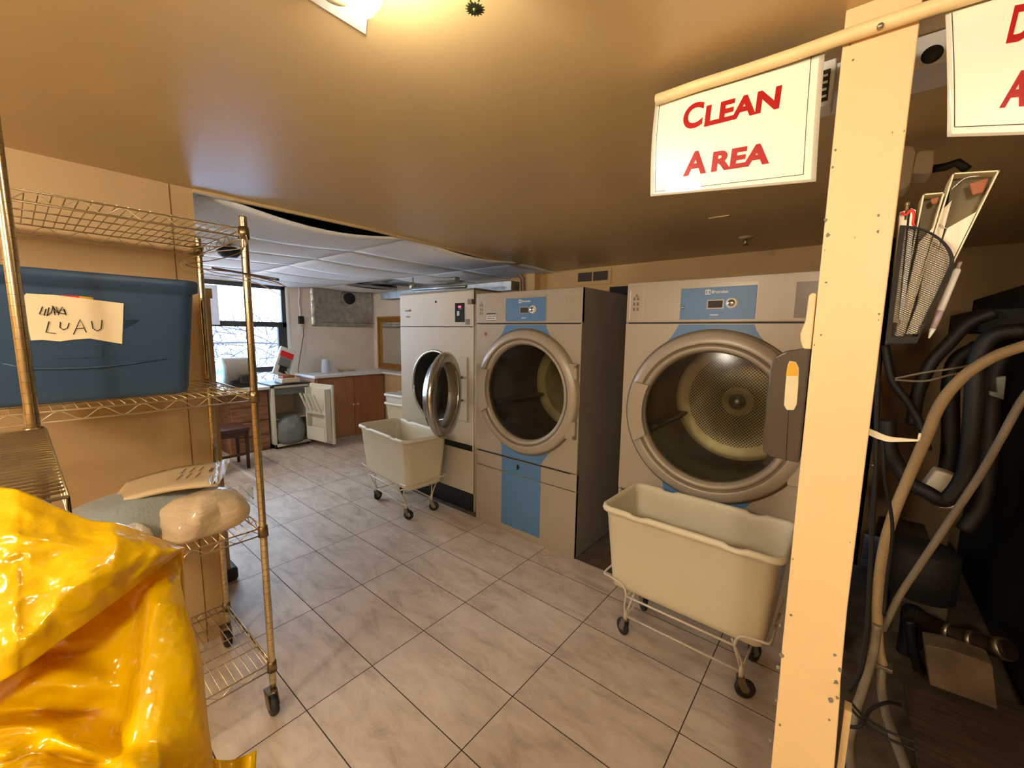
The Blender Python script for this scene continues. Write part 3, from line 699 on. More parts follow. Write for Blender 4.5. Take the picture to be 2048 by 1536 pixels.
for px, py, r in [(1651, 440, .004), (1655, 470, .005), (1757, 432, .003), (1756, 463, .003), (1671, 300, .003), (1665, 335, .003), (1650, 500, .002), (1785, 265, .002), (1808, 262, .002), (1710, 475, .0015),
                  (1560, 1250, .004), (1563, 1310, .006), (1556, 1335, .005), (1552, 1400, .004), (1582, 1230, .0035), (1670, 1310, .004), (1680, 1340, .005), (1672, 1365, .006), (1674, 1395, .004), (1700, 1085, .0015), (1757, 640, .0015),
                  (1560, 1450, .004), (1540, 1480, .004), (1662, 1400, .006), (1658, 1440, .003), (1586, 1118, .002), (1745, 930, .002), (1629, 690, .002)]:
    chip(px, py, r)
mb.build('chipped_paint', 'chip', p)
mb = MB()
for px, py in [(1652, 565), (1758, 628), (1700, 90), (1706, 120), (1642, 670)]:
    c = at(px, py, 'Y', PY); mb.lathe([(0, -.0016), (.0016, -.0014), (.002, 0)], (c.x, PY, c.z), 'Y', 10)
mb.build('screw', 'chip', p)
MB().box(.0595, .072, PY + .03, PY + .06, 0, .75).build('edge_trim', 'ceil_trim', p)

pol = thing('sign_pole', 'slim cream painted wooden pole screwed across the pillar under the ceiling', 'pole', (0, PY - .013, 2.15))
pa = at(1313, 200, 'Y', PY - .014); pb = at(1840, 24, 'Y', PY - .014); dvec = (pb - pa)
MB().tube([pa + dvec * t_ + Vector((0, 0, .0015 * math.sin(t_ * 9))) for t_ in (0, .2, .4, .6, .8, 1, 1.2, 1.4, 1.6, 1.8)], .0125, 16).build('dowel', 'pole', pol)
c = at(1761, 49, 'Y', PY - .03)
MB().lathe([(0, -.003), (.003, -.003), (.005, -.001), (.005, .006)], (c.x, PY - .026, c.z), 'Y', 14).build('screw', 'steel_dull', pol)

def sign(name, label, tl, bl, br, tr, brd, lines, yy):
    P = [at(*q, 'Y', yy) for q in (tl, bl, br, tr)]
    t = thing(name, label, 'sign', ((P[1] + P[2]) / 2)[:])
    def Q(u, v, d=0, m_=0):
        a = P[0].lerp(P[3], u); b = P[1].lerp(P[2], u); q = a.lerp(b, v)
        bow = .010 * math.sin(PI * v) * (1 if name == 'hanging_sign' else 1)
        return Vector((q.x, yy - bow - d, q.z))
    def sheet(e, d, mname, part, par, r=.05):
        def fn(u, v):
            uu = e + (1 - 2 * e) * u; vv_ = e * 1.4 + (1 - 2.2 * e) * v
            k = .05
            z = Q(uu, vv_, d)
            return z
        return MB().grid(25, 19, fn).build(part, mname, par)
    base = MB()
    # laminate pouch with rounded corners
    def outline(e, rr, n=5):
        o = []
        for cu_, cv_, a0 in ((1 - e - rr, 1 - e - rr * 1.4, 0), (e + rr, 1 - e - rr * 1.4, PI / 2), (e + rr, e + rr * 1.4, PI), (1 - e - rr, e + rr * 1.4, 1.5 * PI)):
            for i in range(n + 1):
                a = a0 + PI / 2 * i / n; o.append((cu_ + rr * math.cos(a), cv_ + rr * 1.4 * math.sin(a)))
        return o
    m_ = 24
    vv = []; 
    ol = outline(0, .03)
    lam = MB().grid(25, 19, lambda u, v: Q(u, v, 0)).build('laminate_pouch', 'laminate', t, solid=.0012)
    sheet(.026, .0012, 'sign', 'paper_sheet', t)
    # printed border
    bd = MB(); bp = [at(*q, 'Y', yy) for q in brd]
    def S(pt):
        # place on the bowed sheet
        w_ = (P[3].x - P[0].x); u = (pt.x - P[0].x) / w_; u = max(0, min(1, u))
        a = P[0].lerp(P[3], u).z; b = P[1].lerp(P[2], u).z; v = (a - pt.z) / (a - b)
        return Vector((pt.x, yy - .010 * math.sin(PI * max(0, min(1, v))) - .0019, pt.z))
    for i in range(len(bp) - 1):
        n_ = 10
        bd.tube([S(bp[i].lerp(bp[i + 1], k_ / n_)) for k_ in range(n_ + 1)], .00055, 4)
    bd.build('border_line', 'ink', t)
    for part, s, p0, p1, hgt, kx in lines:
        a = at(*p0, 'Y', yy); b = at(*p1, 'Y', yy); ax = (b - a)
        big = text(part, s[0], hgt, 'red', t, S(a)[:], ax=(ax.x, 0, ax.z), bold=.0026, extrude=.0004)
        if len(s) > 1:
            wb = max(v.co.x for v in big.data.vertices) - min(v.co.x for v in big.data.vertices); xb0 = min(v.co.x for v in big.data.vertices); tb = (at(*kx, 'Y', yy) - a).x * .92
            for v in big.data.vertices: du = v.co.x - xb0; v.co.z += (du * tb / wb - du) * ax.z / ax.x; v.co.x = xb0 + du * tb / wb
        if len(s) > 1:
            a2 = at(*kx, 'Y', yy)
            o = text(part, s[1:], hgt * .80, 'red', t, S(a2)[:], ax=(ax.x, 0, ax.z), bold=.0026, extrude=.0004)
            wdt = max(v.co.x for v in o.data.vertices) - min(v.co.x for v in o.data.vertices)
            target = (b - a2).x; x_0 = min(v.co.x for v in o.data.vertices); z_0 = a2.z - OFF[t.name].z
            for v in o.data.vertices:
                du = v.co.x - x_0; nx_ = du * target / wdt
                v.co.z += (nx_ - du) * ax.z / ax.x; v.co.x = x_0 + nx_
            for v in o.data.vertices:
                q = S(v.co + OFF[t.name]); v.co.y = q.y - OFF[t.name].y
        for v in big.data.vertices:
            q = S(v.co + OFF[t.name]); v.co.y = q.y - OFF[t.name].y
    return t
sign('hanging_sign', 'laminated CLEAN AREA sign in red letters hanging from the pole left of the pillar',
     (1311, 206), (1301, 393), (1632, 363), (1650, 104), [(1320, 210), (1311, 384), (1607, 350), (1623, 108)],
     [('letters', 'CLEAN', (1366, 263), (1560, 214), .076, (1409, 256)), ('letters', 'AREA', (1371, 352), (1538, 327), .068, (1422, 344))], PY)
sign('hanging_sign', 'laminated sign cut off by the right photo edge, hanging right of the pillar',
     (1890, 20), (1894, 274), (2330, 262), (2330, -110), [(1903, 28), (1908, 256), (2300, 240), (2300, -100)],
     [('letters', 'DIRTY', (2003, 92), (2260, 50), .076, (2060, 84)), ('letters', 'AREA', (2004, 216), (2220, 200), .068, (2060, 212))], PY)

# soap dispenser on the left side of the pillar
dx = -.069
d = thing('soap_dispenser', 'dark smoked soap dispenser mounted on the left side of the pillar', 'soap dispenser', (dx, PY + .05, 1.42))
def DP(px, py): q = at(px, py, 'Y', PY + .012); return (q.x, q.z)
out = [DP(1640, 693), DP(1600, 698), DP(1572, 702), DP(1548, 714), DP(1540, 735), DP(1533, 800), DP(1527, 860), DP(1524, 902), DP(1540, 914), DP(1575, 922), DP(1600, 927), DP(1640, 930)]
out = [(min(a, dx + .001), b) for a, b in out]
MB().prism(out, PY + .012, PY + .105).build('cover', 'dispenser', d, bevel=.008)
wn = [DP(1579, 722), DP(1592, 724), DP(1598, 736), DP(1597, 770), DP(1594, 808), DP(1588, 820), DP(1574, 820), DP(1568, 810), DP(1571, 770), DP(1575, 732)]
MB().prism(wn, PY + .009, PY + .016).build('level_window', 'liquid', d, bevel=.001)
MB().prism([DP(1580, 723), DP(1591, 725), DP(1597, 737), DP(1596, 752), DP(1572, 752), DP(1575, 733)], PY + .0085, PY + .012).build('amber_liquid', 'amber', d, bevel=.001)
a_, b_ = DP(1588, 700), DP(1572, 922)
MB().tube([(a_[0] - .004, PY + .0125, a_[1]), (b_[0], PY + .0115, b_[1])], .0006, 4).build('cover_seam', 'black', d)
h = [DP(1640, 586), DP(1622, 586), DP(1617, 592), DP(1611, 640), DP(1600, 668), DP(1601, 682), DP(1606, 698), DP(1640, 702)]
h = [(min(a, dx + .001), b) for a, b in h]
tag(MB().prism(h, PY + .012, PY + .05).build('plastic_bracket', 'tan_plastic', bevel=.004), 'pale tan plastic bracket on the pillar just above the soap dispenser', 'bracket')

# wire mesh wall file on the right side of the pillar
hx0 = .0425
f = thing('wall_file_holder', 'black wire mesh file holder fixed to the right side of the pillar', 'file holder', (hx0, PY + .05, 1.56))
def HP(px, py): q = at(px, py, 'Y', PY + .01); return Vector((max(q.x, hx0), q.y, q.z))
topc = [HP(1800, 452), HP(1830, 455), HP(1855, 463), HP(1880, 478), HP(1898, 497), HP(1906, 515), HP(1906, 530)]
side = [HP(1892, 560), HP(1862, 620), HP(1832, 686)]
bot = [HP(1800, 686), HP(1770, 686)]
loop = smooth_path(topc, 3) + side + bot
mb = MB()
rim_w = .0065
cxm = sum(v.x for v in loop) / len(loop); czm = sum(v.z for v in loop) / len(loop)
inn = [Vector((v.x + (cxm - v.x) * .15, v.y, v.z + (czm - v.z) * .075)) for v in loop]
n = len(loop)
for yy in (PY + .004, PY + .10):
    vv = [(v.x, yy, v.z) for v in loop] + [(v.x, yy, v.z) for v in inn] + [(v.x, yy + .004, v.z) for v in loop] + [(v.x, yy + .004, v.z) for v in inn]
    ff = []
    for i in range(n):
        j = (i + 1) % n; ff += [(i, j, n + j, n + i), (2 * n + i, 2 * n + j, 3 * n + j, 3 * n + i), (i, j, 2 * n + j, 2 * n + i), (n + i, n + j, 3 * n + j, 3 * n + i)]
    mb.add(vv, ff, False)
lo_i = [i for i in range(n) if i >= len(smooth_path(topc, 3)) - 1]
for i in range(len(smooth_path(topc, 3)) - 1, n - 1):
    a, b = loop[i], loop[i + 1]
    mb.add([(a.x, PY + .004, a.z), (b.x, PY + .004, b.z), (b.x, PY + .104, b.z), (a.x, PY + .104, a.z)], [(0, 1, 2, 3)], False)
mb.build('frame', 'blackmatte', f, solid=.0012)
mb = MB(); x_min, x_max = min(v.x for v in loop), max(v.x for v in loop); z_min, z_max = min(v.z for v in loop), max(v.z for v in loop)
def inside(x, z):
    c_ = False
    for i in range(n):
        a, b = loop[i], loop[(i + 1) % n]
        if (a.z > z) != (b.z > z) and x < (b.x - a.x) * (z - a.z) / (b.z - a.z) + a.x: c_ = not c_
    return c_
for yy in (PY + .006,):
    for sgn in (1, -1):
        q = -.6
        while q < .6:
            run = []
            x = x_min
            while x < x_max + .002:
                z = (z_min + z_max) / 2 + sgn * (x - x_min) * .62 + q
                if inside(x, z): run.append((x, yy + sgn * .0003, z))
                elif len(run) > 1: mb.tube(run, .00042, 4, cap=False); run = []
                else: run = []
                x += .003
            if len(run) > 1: mb.tube(run, .00042, 4, cap=False)
            q += .0040
mb.build('wire_mesh', 'blackmatte', f)

# binders and papers in it
def slab(pts, y0_, y1_, m, name, par, bev=.0006):
    P_ = [at(px, py, 'Y', y0_) for px, py in pts]
    return MB().prism([(v.x, v.z) for v in P_], y0_, y1_).build(name, m, par, bevel=bev)
def binder(label, spineL, spineR, topL, topR, botL, botR, y0_, y1_):
    q = at(*botL, 'Y', y0_); t_ = thing('ring_binder', label, 'binder', (q.x, (y0_ + y1_) / 2, q.z), 'binders in the mesh file holder')
    tl, tr, bl_, br_ = [at(*a, 'Y', y0_) for a in (topL, topR, botL, botR)]
    th = .0022
    def col(a, b, name, m='binder'):
        MB().prism([(a.x, a.z), (a.x + th, a.z), (b.x + th, b.z), (b.x, b.z)], y0_, y1_).build(name, m, t_)
    col(tl, bl_, 'front_cover'); col(Vector((tr.x - th, tr.y, tr.z)), Vector((br_.x - th, br_.y, br_.z)), 'back_cover')
    MB().prism([(tl.x, tl.z), (tl.x, tl.z - th), (tr.x, tr.z - th), (tr.x, tr.z)], y0_, y1_).build('spine', 'binder', t_)
    # pages
    k = .40
    a = tl.lerp(bl_, .33) + Vector(((tr.x - tl.x) * .28, 0, 0)); b = tr.lerp(br_, .23) + Vector((-(tr.x - tl.x) * .06, 0, 0))
    a2 = bl_ + Vector(((tr.x - tl.x) * .08, 0, 0)); b2 = br_ + Vector((-(tr.x - tl.x) * .06, 0, 0))
    MB().prism([(a.x, a.z), (b.x, b.z), (b2.x, b2.z), (a2.x, a2.z)], y0_ + .003, y1_ - .003).build('pages', 'pages', t_)
    c = tl.lerp(tr, .62); w_ = (tr.x - tl.x)
    MB().prism([(c.x - w_ * .22, c.z - w_ * .28), (c.x + w_ * .2, c.z - w_ * .2), (c.x + w_ * .12, c.z - w_ * .62), (c.x - w_ * .1, c.z - w_ * .66)], y0_ + .006, y0_ + .012).build('leather_flap', 'leather', t_, bevel=.002)
    MB().prism([(tl.x + th, tl.z - th), (tr.x - th, tr.z - th), (b.x, b.z), (a.x, a.z)], y0_ + .03, y1_ - .004).build('inner_lining', 'lining', t_)
    if w_ > .05: MB().tube(smooth_path([tl.lerp(bl_, .10) + Vector((w_ * .06, .004, 0)), tl.lerp(tr, .30) + Vector((0, .004, -w_ * .16)), tl.lerp(tr, .62) + Vector((0, .004, -w_ * .12))], 6), .0008, 6).tube(smooth_path([tl.lerp(bl_, .30) + Vector((w_ * .06, .004, 0)), tl.lerp(bl_, .33) + Vector((w_ * .3, .004, -w_ * .02)), tl.lerp(bl_, .30) + Vector((w_ * .5, .004, w_ * .02))], 6), .0008, 6).build('ring', 'steel', t_)
    return t_
binder('wide white ring binder leaning out at the right of the mesh holder', None, None, (1906, 346), (2000, 340), (1806, 668), (1838, 668), PY + .02, PY + .095)
binder('narrow white ring binder with brown flap in the middle of the mesh holder', None, None, (1846, 388), (1890, 384), (1790, 672), (1806, 672), PY + .02, PY + .095)
pf = slab([(1872, 432), (1904, 400), (1838, 645), (1826, 645)], PY + .03, PY + .09, 'pages', 'loose_papers', None); tag(pf, 'stack of loose papers between the two leaning white binders', 'papers')
pf = slab([(1800, 424), (1816, 420), (1796, 645), (1778, 645)], PY + .02, PY + .08, 'pages', 'folder', None); tag(pf, 'thin white folder beside the pillar, in the mesh holder', 'folder')
pf = slab([(1822, 416), (1832, 420), (1806, 640), (1797, 640)], PY + .015, PY + .08, 'white', 'booklet', None); tag(pf, 'white booklet with a red cord on top, in the mesh holder', 'booklet')
a_ = [at(px, py, 'Y', PY + .014) for px, py in [(1803, 425), (1812, 430), (1822, 420), (1828, 428), (1826, 446), (1830, 452)]]
tag(MB().tube(smooth_path(a_, 4), .0022, 6).build('red_cord', 'red'), 'red cord looped over the booklet in the mesh holder', 'cord')
a_, b_ = at(1815, 404, 'Y', PY + .02), at(1811, 440, 'Y', PY + .02)
tag(MB().tube([a_, a_.lerp(b_, .15), a_.lerp(b_, .2), b_], [.003, .004, .0026, .0026], 10).build('metal_pen', 'steel'), 'small metal pen tip standing among the files', 'pen')
# pen clipped on the outside
pn = thing('ballpoint_pen', 'cream and lilac pen clipped outside the mesh file holder', 'pen', at(1857, 678, 'Y', PY)[:])
A_, B_ = at(1921, 524, 'Y', PY + .03), at(1857, 678, 'Y', PY + .03)
MB().tube([A_.lerp(B_, .08), A_.lerp(B_, .10), A_.lerp(B_, .62)], [.003, .0052, .0058], 14).build('barrel', 'white', pn)
MB().tube([A_.lerp(B_, .62), A_.lerp(B_, .86)], [.0058, .0050], 14).build('grip', 'lilac', pn)
MB().tube([A_.lerp(B_, .86), A_.lerp(B_, .99)], [.0048, .0014], 14).build('tip', 'white', pn)
MB().tube([A_, A_.lerp(B_, .08)], .0028, 10).build('push_button', 'lilac', pn)
# cream strap hook sticking out of the pillar
S_ = [at(px, py, 'Y', PY + .03) for px, py in [(1738, 862), (1752, 868), (1775, 876), (1800, 878), (1836, 879)]]
S_ = smooth_path(S_, 5); w_ = [.012, .0125, .010, .007, .0032]
mb = MB(); vv = []
for i, q in enumerate(S_):
    k = i / (len(S_) - 1) * 4; a = int(min(3, k)); wd = w_[a] + (w_[a + 1] - w_[a]) * (k - a)
    vv += [(q.x, PY + .02, q.z + wd * .55), (q.x, PY + .02, q.z - wd * .55), (q.x, PY + .024, q.z - wd * .55), (q.x, PY + .024, q.z + wd * .55)]
ff = [(i * 4 + k, i * 4 + (k + 1) % 4, i * 4 + 4 + (k + 1) % 4, i * 4 + 4 + k) for i in range(len(S_) - 1) for k in range(4)]
mb.add(vv, ff, False)
q = S_[-1]; mb.tube([(q.x, PY + .022, q.z), (q.x + .001, PY + .022, q.z + .014)], .0022, 8)
tag(mb.build('strap_hook', 'cartplastic'), 'cream painted metal strap hook on the right edge of the pillar', 'hook')

# ================================================================== chrome rack on the left
def wire_shelf(name, x0, x1, y0, y1, z, par, m='rack'):
    mb = MB(); r = .0028; hh = .030
    for (a, b) in (((x0, y0), (x1, y0)), ((x1, y0), (x1, y1)), ((x1, y1), (x0, y1)), ((x0, y1), (x0, y0))):
        mb.tube([(a[0], a[1], z), (b[0], b[1], z)], r, 6); mb.tube([(a[0], a[1], z - hh), (b[0], b[1], z - hh)], r, 6)
        L = math.hypot(b[0] - a[0], b[1] - a[1]); k = max(2, int(L / .045)); pts = []
        for i in range(k * 4 + 1):
            t_ = i / (k * 4); pts.append((a[0] + (b[0] - a[0]) * t_, a[1] + (b[1] - a[1]) * t_, z - hh / 2 + hh * .46 * math.cos(PI * t_ * k)))
        mb.tube(pts, .0016, 5)
    k = int((y1 - y0) / .0254)
    for i in range(1, k):
        y = y0 + (y1 - y0) * i / k; mb.tube([(x0 - .001, y, z + .003), (x1 + .001, y, z + .003)], .0017, 5)
    for i in range(1, 4):
        x = x0 + (x1 - x0) * i / 4; mb.tube([(x, y0, z - .001), (x, y1, z - .001)], .0022, 5)
    o = mb.build(name, m, par)
    return o
def post(name, x, y, z0, z1, par, m='rack'):
    mb = MB().lathe([(0, z0), (.0125, z0)], (x, y, 0), 'Z', 20, smooth=False).lathe([(.0127, z0), (.0127, z1 - .004)], (x, y, 0), 'Z', 20).lathe([(.0127, z1 - .004), (.011, z1), (0, z1)], (x, y, 0), 'Z', 20, smooth=False)
    mb.cur = 1; z = z0 + .02
    while z < z1 - .01:
        mb.lathe([(.01278, z), (.01278, z + .0013)], (x, y, 0), 'Z', 20); z += .0254
    return mb.build(name, ['post_chrome', 'rackdark'], par, fix=False)
def collar(mb, x, y, z): mb.lathe([(.0128, z - .036), (.0185, z - .036), (.0168, z + .006), (.0128, z + .008)], (x, y, 0), 'Z', 18)
X0, X1, Y0, Y1 = -2.285, -1.72, -.66, .560
rk = thing('wire_rack', 'tall brassy chrome wire rack on casters along the left wall', 'rack', ((X0 + X1) / 2, (Y0 + Y1) / 2, 0))
for z in (1.928, 1.335, .80, .215): wire_shelf('shelf', X0, X1, Y0, Y1, z, rk)
for (x, y) in ((X0, Y0), (X1, Y0), (X1, Y1), (X0, Y1)):
    post('post', x, y, .125, 1.972, rk)
    for z in (1.928, 1.335, .80, .215): mb = MB(); collar(mb, x, y, z); mb.build('collar', 'rackdark', rk)
    c = thing_part('caster', (x, y, 0), rk)
    MB().lathe([(.012, -.012), (.034, -.014), (.040, -.006), (.040, .006), (.034, .014), (.012, .012)], (x + .018, y - .012, .041), 'Y', 24).build('wheel', 'rubber', c)
    MB().prism([(x - .015, .105), (x + .02, .105), (x + .043, .05), (x + .022, .03), (x - .002, .05)], y - .032, y - .028).prism([(x - .015, .105), (x + .02, .105), (x + .043, .05), (x + .022, .03), (x - .002, .05)], y + .004, y + .008).box(x - .016, x + .022, y - .032, y + .008, .098, .106).cyl((x, y, .09), (x, y, .15), .011).build('fork', 'rackdark', c)

# second wire rack, nearer, with its shelf end covered by the yellow bag
sx0, sx1, sy0, sy1, sz = -1.50, -.87, -.46, .03, 1.325
r2k = thing('wire_rack', 'nearer chrome wire rack at the left photo edge, partly under the yellow bag', 'rack', ((sx0 + sx1) / 2, (sy0 + sy1) / 2, 0))
mb = MB(); r = .0028
for y in (sy0, sy1): 
    for z in (sz, sz - .03): mb.tube([(sx0, y, z), (sx1, y, z)], r, 6)
    pts = [(sx0 + (sx1 - sx0) * i / 80, y, sz - .015 + .014 * math.cos(PI * i / 4)) for i in range(81)]; mb.tube(pts, .0016, 5)
for x in (sx0, sx1):
    for z in (sz, sz - .03): mb.tube([(x, sy0, z), (x, sy1, z)], r, 6)
n_ = int((sx1 - sx0) / .0225)
for i in range(1, n_):
    x = sx0 + (sx1 - sx0) * i / n_; mb.tube([(x, sy0, sz + .003), (x, sy1, sz + .003)], .0024, 5)
for y in (sy0 + .12, sy0 + .24, sy0 + .36): mb.tube([(sx0, y, sz), (sx1, y, sz)], .0022, 5)
mb.build('shelf', 'rack', r2k)
MB().box(sx0, sx1, sy1 + .001, sy1 + .003, sz - .03, sz).build('shelf_edge', 'blackmatte', r2k)
for (x, y, zt) in ((sx0, .012, 2.12), (sx0, sy0, 2.12)):
    post('post', x, y, .10, zt, r2k); mb = MB(); collar(mb, x, y, sz); mb.build('collar', 'rackdark', r2k)
post('post', sx1 + .02, sy0, .10, 1.33, r2k)
for (x, y) in ((sx0, .012), (sx0, sy0), (sx1 + .02, sy0)):
    MB().lathe([(.012, -.012), (.038, -.014), (.045, 0), (.038, .014), (.012, .012)], (x + .01, y, .046), 'Y', 20).cyl((x, y, .05), (x, y, .12), .011).build('caster', 'rubber', r2k)

# blue tote with its label
tx = -1.775
tt = thing('storage_tote', 'blue plastic storage tote on the second shelf of the wire rack', 'tote', (-1.98, .13, 1.338))
def tote_rings():
    L, D = .62, .40; cx_, cy_ = tx - D / 2, .432 - L / 2
    R = []
    def rg(d, z, r): return [Vector((cx_ + a, cy_ + b, z)) for (b, a) in rrect(L / 2 - d, D / 2 - d, r, 5, 10)]
    z0, z1 = 1.342, 1.735
    return [rg(.06, z0, .03), rg(.045, z0 + .004, .035), rg(.040, z0 + .02, .04), rg(.012, z1 - .055, .045), rg(.012, z1 - .045, .045), rg(-.002, z1 - .04, .05), rg(-.004, z1 - .005, .05), rg(.0, z1, .05), rg(.012, z1, .045), rg(.018, z1 - .01, .04), rg(.05, z0 + .03, .035)]
R = tote_rings(); n = len(R[0]); mb = MB()
mb.add([p_ for r_ in R for p_ in r_], [(i * n + k, i * n + (k + 1) % n, (i + 1) * n + (k + 1) % n, (i + 1) * n + k) for i in range(len(R) - 1) for k in range(n)], True)
mb.f.append([(len(R) - 1) * n + k for k in range(n)]); mb.sm.append(False); mb.mi.append(0); mb.f.append([k for k in reversed(range(n))]); mb.sm.append(False); mb.mi.append(0)
mb.build('bin', 'tote', tt)
# moulded swoosh, nameplate, lug and label on the front
def FT(y, z, d=0): return Vector((tx - .040 + (z - 1.362) / .33 * .028 + d, y, z))
def TP(px, py): q = at(px, py, 'X', tx - .015); return q.y, q.z
mb = MB(); a = [TP(px, py) for px, py in [(5, 728), (60, 738), (130, 738), (200, 735), (270, 727), (338, 718)]]
mb.tube([FT(y, z, .001) for y, z in a], [.002, .004, .004, .004, .003, .001], 6)
y_, z_ = TP(113, 700); y2_, z2_ = TP(206, 715)
mb.add([FT(y_, z_, .003), FT(y2_, z_, .003), FT(y2_, z2_, .003), FT(y_, z2_, .003), FT(y_, z_, -.003), FT(y2_, z_, -.003), FT(y2_, z2_, -.003), FT(y_, z2_, -.003)], [(0, 1, 2, 3), (0, 1, 5, 4), (1, 2, 6, 5), (2, 3, 7, 6), (3, 0, 4, 7)], False)
a = [TP(px, py) for px, py in [(247, 620), (282, 640), (250, 660)]]
mb.add([FT(*a[0], .0), FT(*a[1], .001), FT(*a[2], .0), FT(a[0][0], (a[0][1] + a[2][1]) / 2, .012)], [(0, 1, 3), (1, 2, 3), (0, 2, 3)], False)
mb.build('moulded_mark', 'tote', tt)
lab = [(44, 597), (52, 587), (110, 590), (247, 607), (245, 688), (215, 683), (180, 677), (150, 679), (120, 683), (85, 680), (62, 681)]
L_ = [FT(*TP(*q), .0035 + .001 * (i % 2)) for i, q in enumerate(lab)]; cc = sum(L_, Vector()) / len(L_)
mb = MB().add(L_ + [cc], [(i, (i + 1) % len(L_), len(L_)) for i in range(len(L_))], False); lb = mb.build('paper_label', 'paper', tt, solid=.0008)
mb = MB()
def stroke(pts, r=.0013): mb.tube([FT(*TP(*q), .0052) for q in pts], r, 5)
stroke([(98, 643), (92, 665), (112, 667)]); stroke([(121, 644), (120, 655), (127, 660), (135, 656), (138, 646)]); stroke([(147, 669), (160, 639), (173, 665)]); stroke([(151, 658), (168, 656)])
stroke([(183, 642), (186, 657), (195, 662), (202, 658), (204, 640)])
stroke([(85, 613), (79, 628), (88, 631), (92, 618), (88, 631)]); stroke([(98, 615), (94, 632), (103, 625), (106, 612), (110, 630)]); stroke([(104, 612), (118, 628), (112, 614), (124, 620), (108, 624), (130, 628)]); stroke([(116, 630), (124, 614), (132, 630), (128, 618)])
mb.build('handwriting', 'marker', lb)
a = [TP(*q) for q in [(122, 590), (158, 592), (158, 597), (122, 594)]]
MB().add([FT(y, z, .003) for y, z in a], [(0, 1, 2, 3)], False).build('red_tape', 'red', tt, solid=.0006)
a = [TP(*q) for q in [(158, 592), (186, 595), (186, 600), (158, 597)]]
MB().add([FT(y, z, .0032) for y, z in a], [(0, 1, 2, 3)], False).build('yellow_tag', 'amber', tt, solid=.0006)

# soft bundles on the third shelf
def blob(name, c, rx, ry, rz, m, label, cat, e=.75, seed=0, wr=.06, rot=0, sag=0, parent=None, freq=7, flat=.25):
    mb = MB(); nu, nv = 40, 26
    def se(w, p): return math.copysign(abs(w) ** p, w)
    def fn(u, v):
        th = 2 * PI * u; ph = -PI / 2 + PI * v
        x = rx * se(math.cos(ph), .7) * se(math.cos(th), e); y = ry * se(math.cos(ph), .7) * se(math.sin(th), e); z = rz * se(math.sin(ph), .9)
        if z < 0: z *= flat
        nz = noise.noise(Vector((x * freq + seed, y * freq, z * freq))) + .5 * noise.noise(Vector((x * freq * 2.3, y * freq * 2.3 + seed, z * freq * 2)))
        k = 1 + wr * nz
        v_ = Matrix.Rotation(rot, 3, 'Z') @ Vector((x * k, y * k, z * k)); return v_ + Vector(c)
    mb.grid(nu + 1, nv, fn); 
    zmin = min(v.z for v in mb.v); dz = c[2] - flat * rz - zmin if False else 0
    o = mb.build(name, m, parent)
    if label: tag(o, label, cat)
    return o
blob('folded_blanket', (-2.03, .27, .842), .175, .265, .115, 'pillow', 'blue-grey pillow lying on the third shelf under a flat parcel', 'pillow', .85, 2, .05, 0, flat=.3)
bpos = (-1.86, .415, .835)
lp = blob('linen_bundle', bpos, .105, .14, .115, 'linen', 'cream linen bundle wrapped in clear plastic at the rack corner', 'linen bundle', .62, 5, .13, .25, freq=11, flat=.3)
MB().grid(12, 8, lambda u, v: (bpos[0] + .01 + .05 * u, bpos[1] + .11 + .035 * u, bpos[2] + .055 + .05 * v + .012 * math.sin(9 * u + 7 * v))).build('plastic_twist', 'glass', lp)
blob('cloth_bundle', (-1.83, .19, .83), .05, .06, .075, 'plasticfilm', 'small crumpled white cloth beside the yellow bag on the shelf', 'cloth', .8, 9, .25, 0, freq=20, flat=.3)
# flat parcel on the pillow
pq = [(215, 1000), (262, 952), (452, 928), (437, 968)]
P3 = [at(215, 1003, 'Z', .955), at(256, 955, 'Z', .975), at(455, 926, 'Z', .99), at(436, 970, 'Z', .975)]
pr = thing('flat_parcel', 'flat cream folded sheet pack in clear film lying on the blue-grey pillow', 'parcel', (sum(P3, Vector()) / 4)[:])
def PF(u, v, d=0):
    q = P3[0].lerp(P3[3], u).lerp(P3[1].lerp(P3[2], u), v); return Vector((q.x, q.y, q.z + d + .012 * math.sin(PI * u) * 1.0 - .02 * (1 - u) ** 2))
MB().grid(16, 8, lambda u, v: PF(u, v)).build('folded_pack', 'parcel', pr, solid=.014)
mb = MB()
for i in range(3):
    for j in range(2):
        mb.add([PF(.56 + .09 * i, .3 + .28 * j, .010), PF(.572 + .09 * i, .3 + .28 * j, .010), PF(.60 + .09 * i, .52 + .28 * j, .010), PF(.588 + .09 * i, .52 + .28 * j, .010)], [(0, 1, 2, 3)], False)
mb.add([PF(.85, .5, .0105), PF(.885, .5, .0105), PF(.895, .68, .0105), PF(.86, .68, .0105)], [(0, 1, 2, 3)], False)
mb.build('print', 'groove', pr)
MB().grid(8, 8, lambda u, v: PF(.90 + .13 * u, -.03 + 1.05 * v, .011 + .008 * math.sin(14 * u + 9 * v))).build('clear_film', 'plasticfilm', pr)

